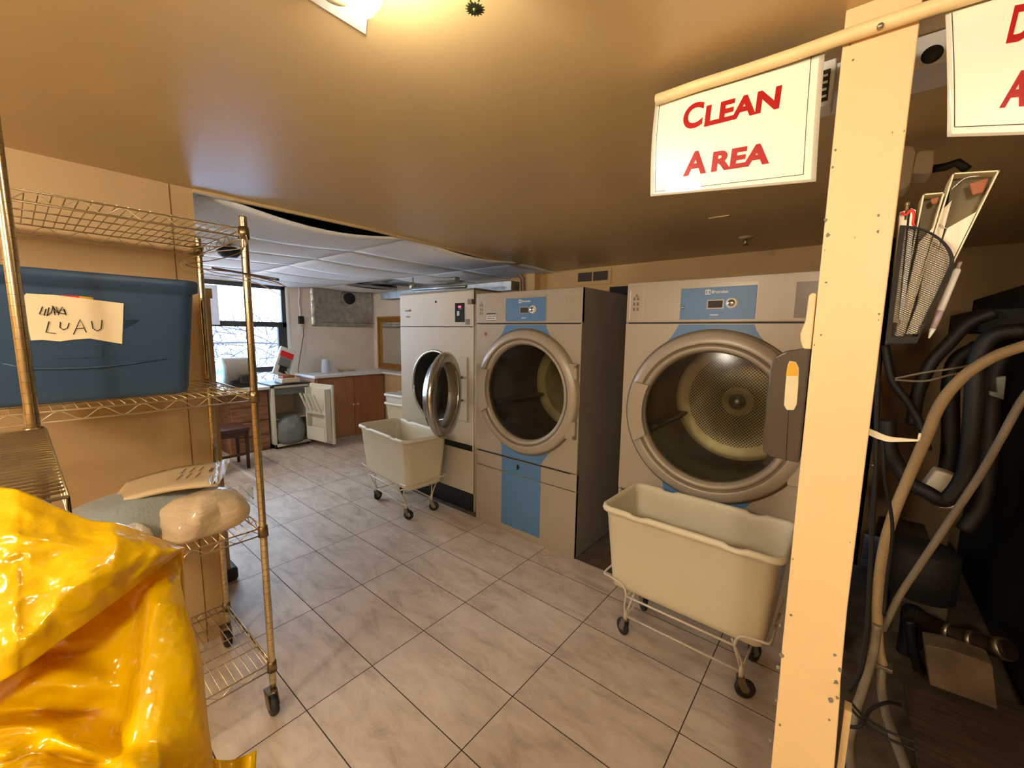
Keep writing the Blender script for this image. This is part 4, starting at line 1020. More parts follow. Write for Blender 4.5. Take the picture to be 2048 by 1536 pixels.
# wire hangers on the rack end
def hanger(label, pts, yy, r=.0015, m='rack'):
    q = at(*pts[len(pts) // 2], 'Y', yy)
    P_ = [at(px, py, 'Y', yy + .008 * math.sin(i)) for i, (px, py) in enumerate(pts)]
    return tag(MB().tube(smooth_path(P_, 6), r, 6).build('wire_hanger', m), label, 'hanger', 'wire hangers at the rack end')
hanger('top wire hanger of the three at the rack end, bright wire', [(478, 438 + 30), (482, 455 + 30), (476, 492), (440, 492), (400, 494), (372, 504), (364, 515), (378, 528), (430, 545), (500, 556), (566, 571)], .50)
hanger('lowest wire hanger of the three at the rack end, loop at far left', [(492, 470), (494, 485), (480, 497), (420, 505), (366, 522), (363, 533), (378, 542), (440, 552), (510, 565), (560, 590)], .485)
hanger('middle wire hanger of the three at the rack end, darker wire', [(485, 466), (488, 480), (480, 505), (430, 520), (400, 524), (372, 530), (410, 538), (470, 545), (545, 562), (572, 574)], .515, .0018, 'rackdark')
a_, b_ = at(425, 536, 'Y', .53), at(556, 559, 'Y', .53)
tag(MB().tube([a_, b_], .004, 10).build('black_rod', 'black'), 'thin black rod lying among the wire hangers', 'rod')

# tall cabinet standing past the end of the left wall
ct = thing('tall_cabinet', 'tall narrow beige cabinet just beyond the end of the left wall', 'cabinet', (-3.1, .55, 0))
MB().box(-3.35, -2.87, .36, .742, .07, 1.775).build('body', 'wallp', ct, bevel=.004)
MB().box(-3.36, -2.862, .352, .752, 1.745, 1.80).build('top_cap', 'ceil_trim', ct, bevel=.003)
MB().box(-2.872, -2.866, .60, .66, .95, 1.70).build('handle_slot', 'black', ct)
MB().box(-3.36, -2.855, .35, .78, .0, .085).build('bumper', 'rubber', ct, bevel=.02)

# ================================================================== far room
cf = -5.70
c1 = thing('base_cabinet', 'reddish wood base cabinet with two doors under the white worktop', 'cabinet', (cf - .28, 3.14, 0))
MB().box(WWX + .01, cf - .02, 2.62, 3.70, .0, .895).build('carcass', 'wood', c1)
MB().box(cf - .02, cf, 2.64, 3.19, .03, .885).build('door', 'wood', c1, bevel=.002)
MB().box(cf - .02, cf, 3.196, 3.69, .03, .885).build('door', 'wood', c1, bevel=.002)
MB().lathe([(0, .03), (.013, .028), (.014, .018), (.006, .0)], (cf, 3.165, .47), 'X', 14).build('knob', 'white', c1)
MB().lathe([(0, .03), (.013, .028), (.014, .018), (.006, .0)], (cf, 3.235, .47), 'X', 14).build('knob', 'white', c1)
MB().box(cf - .004, cf + .02, 3.692, 3.76, 0, .895).build('corner_post', 'wood_brown', c1)
tag(MB().box(WWX, cf + .03, 2.60, 3.92, .90, .935).box(cf + .0, -3.6, 3.66, 3.92, .90, .935).build('worktop', 'counter', bevel=.004), 'long white L-shaped worktop in the far room', 'worktop')
c2 = thing('base_cabinet', 'pale panelled base cabinet under the short leg of the worktop', 'cabinet', (-4.6, 3.8, 0))
MB().box(cf + .03, -3.62, 3.70, 3.91, 0, .895).build('carcass', 'wallp', c2, bevel=.003)
# drawer unit and window counter
c3 = thing('drawer_unit', 'brown wooden drawer unit beside the open white fridge', 'drawer unit', (-6.0, 1.8, 0))
MB().box(WWX + .01, -5.80, 1.60, 2.04, 0, .80).build('carcass', 'wood_brown', c3)
for i in range(4):
    dr = MB().box(-5.80, -5.782, 1.615, 2.03, .03 + i * .19, .205 + i * .19).build('drawer', 'wood_brown', c3, bevel=.003)
tag(MB().box(WWX, -5.72, 1.0, 2.05, .805, .84).build('window_counter', 'counter', bevel=.003), 'white counter top under the window, left of the fridge', 'counter')
# stool
st = thing('stool', 'dark brown wooden stool in front of the drawer unit', 'stool', (-5.33, 1.42, 0))
MB().box(-5.52, -5.14, 1.2, 1.61, .44, .475).build('seat', 'wood_dark', st, bevel=.006)
for x in (-5.49, -5.17):
    for y in (1.23, 1.58): MB().tube([(x, y, 0), (x, y, .44)], [.017, .021], 4).build('leg', 'wood_dark', st)
for q_ in ((-5.50, -5.16, 1.565, 1.595, .38, .44), (-5.50, -5.16, 1.215, 1.245, .38, .44), (-5.185, -5.155, 1.23, 1.58, .38, .44)): MB().box(*q_).build('apron', 'wood_dark', st)
MB().box(-5.18, -5.16, 1.23, 1.58, .16, .185).build('stretcher', 'wood_dark', st)

# open fridge
fr = thing('mini_fridge', 'white mini fridge with black top, its door standing wide open', 'fridge', (-5.95, 2.31, 0))
fy0, fy1, fx1, fz = 2.06, 2.55, -5.70, .86
MB().box(-6.24, fx1, fy0, fy0 + .03, .03, fz - .02).box(-6.24, fx1, fy1 - .03, fy1, .03, fz - .02).box(-6.24, -6.21, fy0, fy1, .03, fz - .02).box(-6.24, fx1, fy0, fy1, .03, .07).box(-6.24, fx1, fy0, fy1, fz - .05, fz - .02).build('body', 'fridge', fr, bevel=.003)
MB().box(-6.25, fx1 + .012, fy0 - .005, fy1 + .005, fz - .02, fz).build('top', 'black', fr, bevel=.002)
MB().box(-6.20, fx1 - .02, fy0 + .03, fy1 - .03, fz - .14, fz - .055).build('freezer_shelf', 'fabricgrey', fr)
MB().box(-6.205, -6.20, fy0 + .03, fy1 - .03, .08, .74).build('liner', 'linen', fr)
MB().box(-6.2, -5.76, fy0 + .03, fy1 - .03, .38, .387).build('shelf', 'linen', fr)
for y in (fy0 + .03, fy1 - .05): MB().box(-6.22, -5.74, y, y + .02, 0, .03).build('foot', 'black', fr)
ad_ = math.radians(10); ud = Vector((math.cos(ad_), math.sin(ad_), 0)); nd = Vector((-ud.y, ud.x, 0))
Dm = Matrix((ud, nd, Vector((0, 0, 1)))).transposed().to_4x4(); Dm.translation = Vector((fx1 + .01, fy1 - .02, 0))
dr = MB().box(0, .47, 0, .035, .05, .85, Dm).build('door', 'fridge', fr, bevel=.008)
MB().box(.03, .05, -.09, .0, .10, .80, Dm).box(.42, .44, -.09, .0, .10, .80, Dm).box(.03, .44, -.012, 0, .10, .80, Dm).build('door_liner', 'fridge', dr, bevel=.004)
MB().box(.05, .42, -.09, -.005, .10, .115, Dm).box(.05, .42, -.10, -.088, .10, .28, Dm).box(.05, .42, -.09, -.005, .45, .465, Dm).box(.05, .42, -.09, -.082, .45, .52, Dm).build('door_shelf', 'fridge', dr, bevel=.003)
for i in range(4):
    Dt = Dm @ Matrix.Translation((.1 + .09 * i, -.10, .50)) @ Matrix.Rotation(math.radians(22), 4, 'X')
    MB().box(-.02, .012, -.01, .0, 0, .26, Dt).build('can_rack_slat', 'fridge', dr)
blob('garbage_bag', (-5.80, 2.28, .16), .20, .20, .26, 'fabricgrey', 'grey cloth bag slumped in the bottom of the open fridge', 'bag', .9, 4, .10, 0, freq=9, flat=.5)

# things along the window counter
sc = thing('label_machine', 'cream and red flip-top press standing on the fridge, lid up', 'machine', (-5.86, 2.32, .86))
MB().box(-5.99, -5.72, 2.20, 2.43, .862, .925).build('base', 'offwhite', sc, bevel=.008)
MB().box(-5.718, -5.712, 2.22, 2.41, .875, .91).build('name_strip', 'parcel', sc)
Lm = Matrix.Translation((-5.95, 2.27, .95)) @ Matrix.Rotation(math.radians(-24), 4, 'X') @ Matrix.Rotation(math.radians(-12), 4, 'Y')
MB().box(-.04, 0, -.105, .105, 0, .40, Lm).build('lid', 'white', sc, bevel=.01)
MB().box(.001, .012, -.085, .085, .26, .34, Lm).build('red_pad', 'red', sc)
MB().box(.001, .016, -.075, .075, .13, .25, Lm).build('heat_plate', 'fabricgrey', sc)
MB().box(.001, .03, -.045, .045, .04, .13, Lm).build('bracket', 'black', sc)
MB().box(-5.97, -5.80, 2.24, 2.39, .925, .955).build('pad_tray', 'leather', sc, bevel=.004)
MB().tube([at(570, 742, 'X', -5.9), at(592, 765, 'X', -5.85)], .012, 4).build('lever', 'steel_dull', sc)
fan = thing('drum_fan', 'drum shaped fan with ribbed grey shell and pale blue face by the window', 'fan', (-5.98, 1.80, .84))
fc = Vector((-5.98, 1.60, 1.04)); 
mb = MB(); prof = [(0, .0), (.17, .0), (.178, .01)]
for i in range(9): prof += [(.178, .02 + i * .028), (.170, .034 + i * .028)]
prof += [(.176, .28), (0, .28)]
mb.lathe(prof, (fc.x, fc.y + .0, fc.z), 'Y', 40); mb.build('shell', 'mside', fan)
MB().lathe([(0, -.012), (.15, -.006), (.168, .0), (.178, .008), (.17, .02)], (fc.x, fc.y - .015, fc.z), 'Y', 40).build('face', mat('pale_blue_plastic', (168, 214, 228), .35), fan)
MB().box(fc.x - .10, fc.x + .16, fc.y + .05, fc.y + .34, .842, .93).build('base', 'black', fan, bevel=.01)
MB().box(fc.x + .10, fc.x + .2, fc.y + .14, fc.y + .34, .90, 1.0).build('motor', 'rubber', fan, bevel=.02)
kt = thing('kettle', 'small white jug kettle on the worktop under the power cord', 'kettle', (-6.02, 2.93, .935))
MB().lathe([(0, 0), (.062, 0), (.064, .01), (.056, .13), (.048, .19), (.03, .205), (0, .207)], (-6.02, 2.93, .937), 'Z', 28).build('body', 'bluewhite', kt)
MB().tube(smooth_path([(-6.0, 2.98, 1.11), (-5.97, 3.03, 1.10), (-5.97, 3.03, 1.0), (-6.0, 2.99, .97)], 5), .009, 8).build('handle', 'bluewhite', kt)
b1 = tag(MB().lathe([(0, .003), (.03, 0), (.055, .03), (.06, .05), (.056, .05), (.05, .03), (0, .01)], (-6.1, 3.20, .936), 'Z', 24).build('bowl', 'linen'), 'small cream bowl on the worktop, the one nearer the kettle', 'bowl')
tag(MB().lathe([(0, .003), (.05, 0), (.07, .02), (.075, .03), (.07, .03), (.06, .015), (0, .01)], (-6.1, 3.38, .936), 'Z', 24).build('dish', 'linen'), 'low cream dish on the worktop near the gold mirror', 'dish')
# paper taped at the window
tag(MB().box(WWX - .03, WWX - .027, 1.42, 1.72, 1.62, 2.12).build('paper_sheet', 'bluewhite'), 'bluish white sheet covering the upper left corner of the window', 'sheet')
# wall adapter, outlet, cords
ad = thing('power_adapter', 'black power adapter plugged in on the far wall beside the window', 'adapter', (WWX + .02, 2.70, 1.64))
q = at(601, 640, 'X', WWX)
MB().box(WWX, WWX + .045, q.y - .036, q.y + .036, q.z - .055, q.z + .055).build('body', 'black', ad, bevel=.006)
ou = thing('wall_outlet', 'cream outlet plate just below the black power adapter', 'outlet', (WWX, q.y, q.z - .12))
MB().box(WWX, WWX + .008, q.y - .045, q.y + .035, q.z - .19, q.z - .06).build('plate', 'counter', ou, bevel=.002)
MB().box(WWX + .008, WWX + .035, q.y + .0, q.y + .032, q.z - .10, q.z - .075).build('plug', 'amber', ou, bevel=.004)
(MB().tube([at(x, y, 'X', WWX + .03) for x, y in [(606, 655), (607, 670), (604, 690), (600, 715), (596, 740)]] + [(-6.22, 2.62, .94)], .005, 6).build('cord', 'black', ou))
tag(MB().tube(smooth_path([at(x, y, 'X', WWX + .012) for x, y in [(598, 575), (599, 590), (597, 605), (600, 620), (600, 632)]], 4), .008, 6).build('white_cord', 'counter'), 'white cord running up the far wall from the adapter to the ceiling', 'cord')
# foil insulation panel with the duct hole
fo = thing('foil_panel', 'silver foil insulation panel with a round duct hole on the far wall', 'insulation panel', (WWX + .02, 3.4, 1.9))
fy_0, fy_1, fz_0, fz_1 = 2.88, 3.905, 1.62, 2.19
def fo_fn(u, v):
    y = fy_0 + (fy_1 - fy_0) * u; z = fz_0 + (fz_1 - fz_0) * v
    ed = min(u, 1 - u, v * .6 + .2) ; b_ = .03 + .012 * noise.noise(Vector((y * 14, z * 9, 3))) + (.02 * noise.noise(Vector((y * 30, z * 30, 1))) if u < .12 else 0)
    if u < .01 or u > .99 or v < .01: b_ = .002
    return (WWX + b_, y, z)
MB().grid(48, 28, fo_fn).build('foil', 'foil', fo)
qq = at(700, 597, 'X', WWX + .05)
MB().lathe([(0, .006), (.085, .006), (.092, .0), (.085, -.02)], (WWX + .052, qq.y, qq.z), 'X', 28).build('duct_hole', 'plenum', fo)
MB().lathe([(.088, -.01), (.10, .008), (.115, -.005)], (WWX + .05, qq.y - .02, qq.z), 'X', 20).build('torn_collar', 'foil', fo)
MB().box(WWX + .028, WWX + .042, fy_0 + .14, fy_1, 1.685, 1.692).build('tape_edge', 'groove', fo)
# gold framed mirror
mi = thing('wall_mirror', 'mirror in an ornate gold frame on the far wall behind the cream machine', 'mirror', (-5.4, 3.9, .95))
mxa, mxb, mza, mzb = -6.14, -4.9, .945, 1.80
for (a, b, c_, d_) in ((mxa, mxb, mza, mza + .09), (mxa, mxb, mzb - .09, mzb), (mxa, mxa + .09, mza, mzb), (mxb - .09, mxb, mza, mzb)):
    pass
mb = MB()
for w0, w1, dpt in ((0, .035, .035), (.035, .07, .02), (.07, .095, .028)):
    o4 = [(mxa + w0, mza + w0), (mxb - w0, mza + w0), (mxb - w0, mzb - w0), (mxa + w0, mzb - w0)]
    i4 = [(mxa + w1, mza + w1), (mxb - w1, mza + w1), (mxb - w1, mzb - w1), (mxa + w1, mzb - w1)]
    yb = 3.918; yf = 3.918 - dpt
    vv = [(a, yb, b) for a, b in o4] + [(a, yb, b) for a, b in i4] + [(a, yf, b) for a, b in o4] + [(a, yf, b) for a, b in i4]
    ff = []
    for i in range(4):
        j = (i + 1) % 4; ff += [(8 + i, 8 + j, 12 + j, 12 + i), (i, j, 8 + j, 8 + i), (4 + i, 4 + j, 12 + j, 12 + i), (i, j, 4 + j, 4 + i)]
    mb.add(vv, ff, False)
mb.build('frame', 'gold', mi, bevel=.006)
MB().box(mxa + .09, mxb - .09, 3.908, 3.912, mza + .09, mzb - .09).build('mirror_glass', 'mirror', mi)
# white tissue box or ledge items seen near the mirror
# pipes and duct in the open ceiling bay and above the cream machine
tag(MB().box(-5.3, -2.85, 3.42, 3.62, 2.02, 2.12).build('metal_duct', 'galv', bevel=.004), 'galvanised metal duct running above the cream machine', 'duct')
tag(MB().tube([(-5.6, 3.35, 2.27), (-4.2, 3.30, 2.22), (-3.5, 3.25, 2.16)], .035, 12).build('ceiling_pipe', 'galv'), 'metal pipe in the open ceiling bay of the far room', 'pipe')
tag(MB().box(-5.1, -4.5, 3.12, 3.22, 2.235, 2.26).build('ceiling_bracket', 'white'), 'white metal strip lying in the open ceiling bay', 'strip')
sh = thing('pipe_valve', 'metal pipe fitting above the top left corner of the cream machine', 'fitting', (-4.0, 3.0, 2.1))
MB().lathe([(0, -.03), (.03, -.03), (.042, -.01), (.042, .01), (.03, .03), (0, .03)], (-4.05, 3.05, 2.10), 'Y', 20).build('body', 'steel_dull', sh)
MB().tube([(-4.05, 3.05, 2.10), (-4.05, 3.05, 2.25)], .012, 8).tube([(-4.05, 3.05, 2.06), (-3.2, 3.1, 2.05)], .02, 8).build('tube', 'galv', sh)
# dark ceiling speaker hanging at the rack end
q = at(458, 512, 'Z', 2.10)
lm = tag(MB().lathe([(0, 0), (.05, .002), (.075, .03), (.09, .06), (.06, .07), (0, .07)], (q.x, q.y, 2.09), 'Z', 24).build('ceiling_fitting', 'rubber'), 'dark round fitting in the drop ceiling seen behind the hangers', 'ceiling fitting')
MB().cyl((q.x, q.y, 2.13), (q.x, q.y, 2.22), .015).build('stem', 'rubber', lm); OFF[lm.name] = Vector((0, 0, 0))

# vent and conduits on the back wall
vt = thing('wall_vent', 'tan double wall vent with dark openings above the gap between the dryers', 'vent', (-1.97, 3.6, 2.12))
va, vb = at(1153, 537, 'Y', 3.6), at(1222, 565, 'Y', 3.6)
MB().box(va.x, vb.x, 3.588, 3.6, vb.z - .01, min(va.z, 2.18)).build('vent_frame', 'wall_back', vt, bevel=.002)
xm = (va.x + vb.x) / 2; zt = min(va.z, 2.18) - .022
for a, b in ((va.x + .03, xm - .008), (xm + .008, vb.x - .03)):
    o = MB().box(a, b, 3.583, 3.589, vb.z + .025, zt).build('opening', 'vent', vt)
for i in range(3):
    x = -2.78 + i * .022
    tag(MB().tube(smooth_path([(x - .03, 3.47, 2.2), (x, 3.485, 2.14), (x + .01, 3.49, 2.05), (x + .012, 3.49, 1.2)], 4), .008, 8).build('conduit', ['wood_brown', 'wallp', 'groove'][i]), ['reddish cable running down beside the corner post', 'cream conduit between two cables on the corner post', 'brown cable on the right of the conduit at the corner post'][i], 'cable')
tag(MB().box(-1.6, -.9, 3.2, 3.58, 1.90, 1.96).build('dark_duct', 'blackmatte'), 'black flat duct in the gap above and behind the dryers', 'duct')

# ================================================================== ceiling: bulb fixture, sprinklers, fluorescent channel
lf = thing('ceiling_light', 'white ceiling light plate with a bare glowing bulb at the top photo edge', 'ceiling light', (-.80, .40, CEIL))
c0 = Vector((-.849, .530, 0)); eu = Vector((-.007, -1, 0)).normalized(); ev = Vector((.5, -.27, 0)).normalized()
ev = Vector((1, -.007, 0)); 
pl = [c0, c0 + Vector((.135, -.073, 0)), c0 + Vector((.135, -.75, 0)), c0 + Vector((0, -.75, 0))]
MB().prism([(v.x, v.y) for v in pl], CEIL - .009, CEIL - .0005, 'Z').build('base_plate', 'white', lf, bevel=.002)
sk = MB()
bx, by, bz = -.655, .402, 2.112
sk.lathe([(0, .0), (.026, 0), (.034, .02), (.034, .05), (0, .065)], (-.715, .392, 2.128), 'Z', 24); sk.tube([(-.715, .392, 2.148), (-.685, .392, 2.142)], [.024, .02], 16)
sk.build('lamp_holder', 'socket', lf)
MB().tube([(-.84, .30, 2.165), (-.80, .24, 2.15), (-.76, .20, 2.165)], .012, 8).build('wire_guard', 'socket', lf)
bo = MB().lathe([(0, -.038), (.018, -.033), (.031, -.015), (.033, .0), (.029, .018), (.017, .036), (.013, .05), (0, .05)], (bx, by, bz + .004), 'Z', 24).build('bulb', 'bulb', lf)
M['bulb'].node_tree.nodes['Principled BSDF'].inputs['Emission Strength'].default_value = BULB_POWER * 38
for gx_, gy_, gl_ in ((.55, -1.15, 'added round globe fill light behind the camera, the right one'), (-1.15, -1.25, 'added round globe fill light behind the camera, the left one')):  # unseen fill lamps, added to brighten the main room
    lf2 = thing('ceiling_light', gl_, 'ceiling light', (gx_, gy_, CEIL), 'added globe fill lights behind the camera')
    MB().lathe([(0, CEIL - .04), (.07, CEIL - .04), (.08, CEIL)], (gx_, gy_, 0), 'Z', 24).build('base_plate', 'white', lf2)
    MB().lathe([(.12 * math.sin(PI * k_ / 14), CEIL - .15 - .12 * math.cos(PI * k_ / 14)) for k_ in range(15)], (gx_, gy_, 0), 'Z', 28).build('globe', 'globe', lf2)

lf3 = thing('ceiling_light', 'white globe fill light added to the far room, hidden by the left wall', 'ceiling light', (-5.3, .60, DZ))  # extra lamp added out of view to brighten the far room
MB().lathe([(.11 * math.sin(PI * k_ / 14), DZ - .12 - .11 * math.cos(PI * k_ / 14)) for k_ in range(15)], (-5.3, .60, 0), 'Z', 28).build('globe', mat('far_fill_globe', (250, 246, 240), .4, emit=(255, 246, 236), estr=85), lf3)
MB().lathe([(0, DZ - .03), (.06, DZ - .03), (.07, DZ)], (-5.3, .60, 0), 'Z', 24).build('base_plate', 'white', lf3)

sp = thing('sprinkler_head', 'greenish brass sprinkler head at the top photo edge', 'sprinkler', (-.575, .578, CEIL))
q = at(950, 18, 'Z', 2.135)
mb = MB(); n = 16; poly = []
for i in range(n * 2):
    r = .0175 if i % 2 == 0 else .012; a = PI * i / n; poly.append((q.x + r * math.cos(a), q.y + r * math.sin(a)))
mb.prism(poly, 2.134, 2.1355, 'Z'); mb.lathe([(0, 2.131), (.003, 2.131), (.004, 2.134)], (q.x, q.y, 0), 'Z', 10); mb.build('deflector', 'brass', sp)
mb = MB().cyl((q.x, q.y, 2.165), (q.x, q.y, CEIL), .009).tube(smooth_path([(q.x - .009, q.y, 2.165), (q.x - .012, q.y, 2.15), (q.x, q.y, 2.136)], 4), .0025, 6).tube(smooth_path([(q.x + .009, q.y, 2.165), (q.x + .012, q.y, 2.15), (q.x, q.y, 2.136)], 4), .0025, 6)
mb.build('body', 'brass', sp)
q = at(1492, 474, 'Z', 2.2)
s2 = thing('sprinkler_head', 'small sprinkler head on the ceiling above the dryer by the pillar', 'sprinkler', (q.x, q.y, CEIL))
MB().lathe([(0, CEIL - .012), (.04, CEIL - .006), (.042, CEIL)], (q.x, q.y, 0), 'Z', 20).build('escutcheon', 'ceil_trim', s2)
MB().cyl((q.x, q.y, CEIL - .01), (q.x, q.y, CEIL - .05), .010).lathe([(0, CEIL - .05), (.022, CEIL - .05), (.022, CEIL - .047), (0, CEIL - .046)], (q.x, q.y, 0), 'Z', 16).build('body', 'steel_dull', s2)
q = at(1440, 435, 'Z', 2.2)
tag(MB().box(q.x - .05, q.x + .05, q.y - .03, q.y + .03, CEIL - .005, CEIL).build('ceiling_plate', 'ceil', bevel=.002), 'small painted-over plate on the ceiling above the dryers', 'plate')

fl = thing('light_channel', 'white metal light channel on the ceiling, passing behind the pillar', 'light fitting', (0, 1.32, CEIL))
MB().box(-.125, 1.5, 1.26, 1.38, 2.135, CEIL - .002).build('channel', 'white', fl, bevel=.003)
q = at(1862, 128, 'Y', 1.258)
MB().lathe([(0, -.002), (.016, -.0015), (.017, 0)], (q.x, 1.259, max(q.z, 2.155)), 'Y', 20).build('knockout', 'black', fl)
q1 = at(1656, 110, 'Y', 1.20)
MB().prism([(q1.x - .016, 2.185), (q1.x + .016, 2.185), (q1.x + .014, 2.09), (q1.x - .014, 2.09)], 1.21, 1.262).build('lamp_socket', 'white', fl, bevel=.003)
lbk = MB().box(q1.x - .007, q1.x + .007, 1.2075, 1.2105, 2.10, 2.165).build('socket_label', 'black', fl)
mb = MB()
for i in range(4): mb.box(q1.x - .005, q1.x + .004 - .001 * (i % 2), 1.2065, 1.2078, 2.107 + i * .0145, 2.112 + i * .0145)
mb.build('label_print', 'white', lbk)

def PB(pts, y0_, y1_, m, name, label, cat, bev=.004):
    P_ = [at(*q, 'Y', y0_) for q in pts]
    return tag(MB().prism([(v.x, v.z) for v in P_], y0_, y1_).build(name, m, bevel=bev), label, cat)
PB([(1800, 290), (1828, 292), (1832, 302), (1822, 366), (1812, 376), (1795, 380)], 1.8, 1.9, 'pcb_white', 'emergency_light', 'pale box lamp close to the pillar, left one of the two under the dark ceiling', 'lamp')
PB([(1834, 305), (1845, 300), (1870, 300), (1868, 325), (1863, 345), (1850, 347), (1824, 346)], 1.8, 1.9, 'pcb_white', 'emergency_light', 'pale box lamp with a black cable, right one of the two beside the pillar', 'lamp')
mb = MB().tube([at(x, y, 'Y', 1.86) for x, y in [(1866, 338), (1890, 334), (1915, 325), (1935, 340)]], .012, 8)
tag(mb.build('black_cable', 'hose_black'), 'thick black cable leaving the right pale box lamp', 'cable')

# ================================================================== dark utility corner on the right
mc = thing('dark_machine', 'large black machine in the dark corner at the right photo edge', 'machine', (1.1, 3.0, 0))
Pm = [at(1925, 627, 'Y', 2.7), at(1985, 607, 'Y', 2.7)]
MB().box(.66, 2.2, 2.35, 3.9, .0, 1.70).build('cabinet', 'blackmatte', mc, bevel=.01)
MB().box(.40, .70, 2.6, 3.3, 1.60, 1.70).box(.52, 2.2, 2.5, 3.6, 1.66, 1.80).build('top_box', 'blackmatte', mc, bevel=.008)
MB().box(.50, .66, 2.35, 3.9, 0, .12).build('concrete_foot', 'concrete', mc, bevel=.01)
MB().prism([(2.30, .10), (2.30, .5), (2.35, .5), (2.35, .10)], .64, .80, 'X').build('side_bracket', 'copperpipe', mc, bevel=.004)
tag(MB().box(.30, .495, 2.9, 3.9, -.01, .30).build('concrete_plinth', 'concrete', bevel=.008), 'brown concrete plinth between the hoses and the black machine', 'plinth')
PB([(1850, 1290), (1895, 1298), (1985, 1330), (1995, 1420), (1860, 1370)], 2.2, 2.3, 'concrete', 'metal_sheet', 'dull galvanised metal piece under the big drain pipe', 'metal sheet')
bd = [at(1800, 1340, 'Z', .13), at(2110, 1440, 'Z', .13), at(2150, 1700, 'Z', .16), at(1865, 1700, 'Z', .16)]
mb = MB(); up = Vector((0, 0, .018)); mb.add(bd + [v + up for v in bd], [(3, 2, 1, 0), (4, 5, 6, 7), (0, 1, 5, 4), (1, 2, 6, 5), (2, 3, 7, 6), (3, 0, 4, 7)], False)
tag(mb.build('floor_board', 'board', bevel=.002), 'dirty dark wooden board over the floor at bottom right', 'board')
pts = [at(1802, 1340, 'Z', .0), at(1815, 1345, 'Z', .0)]
tag(MB().box(.24, .60, 1.62, 1.70, -.012, .135).build('board_support', 'wood_dark'), 'dark timber holding up the wooden board', 'timber')
# drain pipe with clamps
dp = thing('drain_pipe', 'thick black drain pipe with metal clamps at lower right', 'pipe', (.5, 2.55, .3))
A_ = [at(1822, 1222, 'Y', 2.75), at(1850, 1240, 'Y', 2.7), at(1895, 1262, 'Y', 2.6), at(1940, 1280, 'Y', 2.55), at(1990, 1295, 'Y', 2.5), at(2020, 1300, 'Y', 2.47)]
MB().tube(smooth_path(A_, 5), .036, 18).build('pipe', 'copperpipe', dp)
MB().tube(smooth_path([A_[0] + Vector((0, 0, -.35)), A_[0] + Vector((0, 0, -.08)), A_[0] + Vector((.0, 0, 0)), A_[1]], 5), .034, 16).build('elbow', 'hose_black', dp)
for q0, q1_ in ((A_[2].lerp(A_[3], 0), A_[2].lerp(A_[3], .28)), (A_[3].lerp(A_[4], 0), A_[3].lerp(A_[4], .28)), (A_[4].lerp(A_[5], .2), A_[4].lerp(A_[5], .8))):
    MB().tube([q0, q1_], .043, 20).build('clamp', 'steel_dull', dp)
def hose(label, pts, r, m, name='hose', cat='hose', grp=None):
    P_ = [at(px, py, 'Y', y) for px, py, y in pts]
    return tag(MB().tube(smooth_path(P_, 8), r, 12).build(name, m), label, cat, grp)
hose('thick tan hose arching from the right edge down to the floor behind the pillar', [(2090, 680, 1.95), (2048, 692, 1.95), (1985, 715, 1.95), (1925, 755, 1.95), (1880, 810, 1.95), (1850, 880, 1.95), (1815, 960, 1.95), (1785, 1035, 1.95), (1765, 1110, 1.98), (1755, 1200, 2.0), (1757, 1290, 2.0), (1765, 1330, 2.0)], .0165, 'hose_tan')
hose('long straight tan tube slanting from the right edge behind the arched hose', [(2100, 740, 2.05), (2048, 795, 2.05), (2000, 880, 2.05), (1960, 950, 2.05), (1900, 1040, 2.05), (1840, 1130, 2.05), (1800, 1190, 2.05), (1775, 1240, 2.05), (1765, 1260, 2.05)], .0115, 'hose_grey', 'straight_tube', 'tube')
hose('grey-brown hose leaving the clamp toward lower left at the pillar foot', [(1755, 1250, 1.98), (1748, 1300, 1.98), (1735, 1350, 1.9), (1712, 1420, 1.8), (1700, 1470, 1.75), (1698, 1500, 1.7), (1706, 1560, 1.6)], .014, 'hose_grey')
hose('dark grey hose curving down right from the clamp to the bottom edge', [(1763, 1325, 2.0), (1762, 1370, 1.95), (1770, 1420, 1.85), (1790, 1480, 1.7), (1812, 1540, 1.6), (1820, 1580, 1.55)], .014, 'hose_grey')
cl = at(1760, 1328, 'Y', 2.0)
tag(MB().box(cl.x - .028, cl.x + .035, 1.975, 2.025, cl.z - .008, cl.z + .008).build('hose_clamp', 'steel_dull', bevel=.003), 'brass clamp joining the tan hose and the grey hoses', 'clamp')
hose('fat black hose hanging in a U in front of the white junction box', [(2048, 660, 2.3), (1985, 672, 2.3), (1955, 720, 2.3), (1948, 800, 2.3), (1940, 900, 2.3), (1925, 960, 2.3), (1890, 1000, 2.3), (1855, 985, 2.3), (1815, 960, 2.3), (1780, 900, 2.3), (1775, 840, 2.3)], .028, 'hose_black')
hose('black corrugated hose running from the machine top down behind the tan hose', [(1990, 625, 2.5), (1940, 645, 2.5), (1895, 690, 2.5), (1860, 730, 2.5), (1835, 790, 2.5), (1825, 850, 2.5)], .024, 'hose_black')
hose('black hose crossing behind the others just right of the pillar', [(1770, 690, 2.4), (1785, 760, 2.4), (1820, 810, 2.4), (1845, 860, 2.4), (1855, 900, 2.4)], .015, 'hose_black')
hose('upper of the two thin grey wires across the dark corner', [(1790, 757, 2.2), (1850, 745, 2.2), (1900, 738, 2.2), (1945, 730, 2.27)], .004, 'hose_grey', 'wire', 'wire')
hose('lower of the two thin grey wires across the dark corner', [(1790, 760, 2.2), (1850, 762, 2.2), (1900, 750, 2.2), (1942, 742, 2.27)], .004, 'hose_grey', 'wire', 'wire')
hose('pair of fat black hoses behind the junction box, left one', [(1960, 690, 2.6), (1905, 740, 2.6), (1900, 900, 2.6), (1880, 1000, 2.6)], .03, 'hose_black')
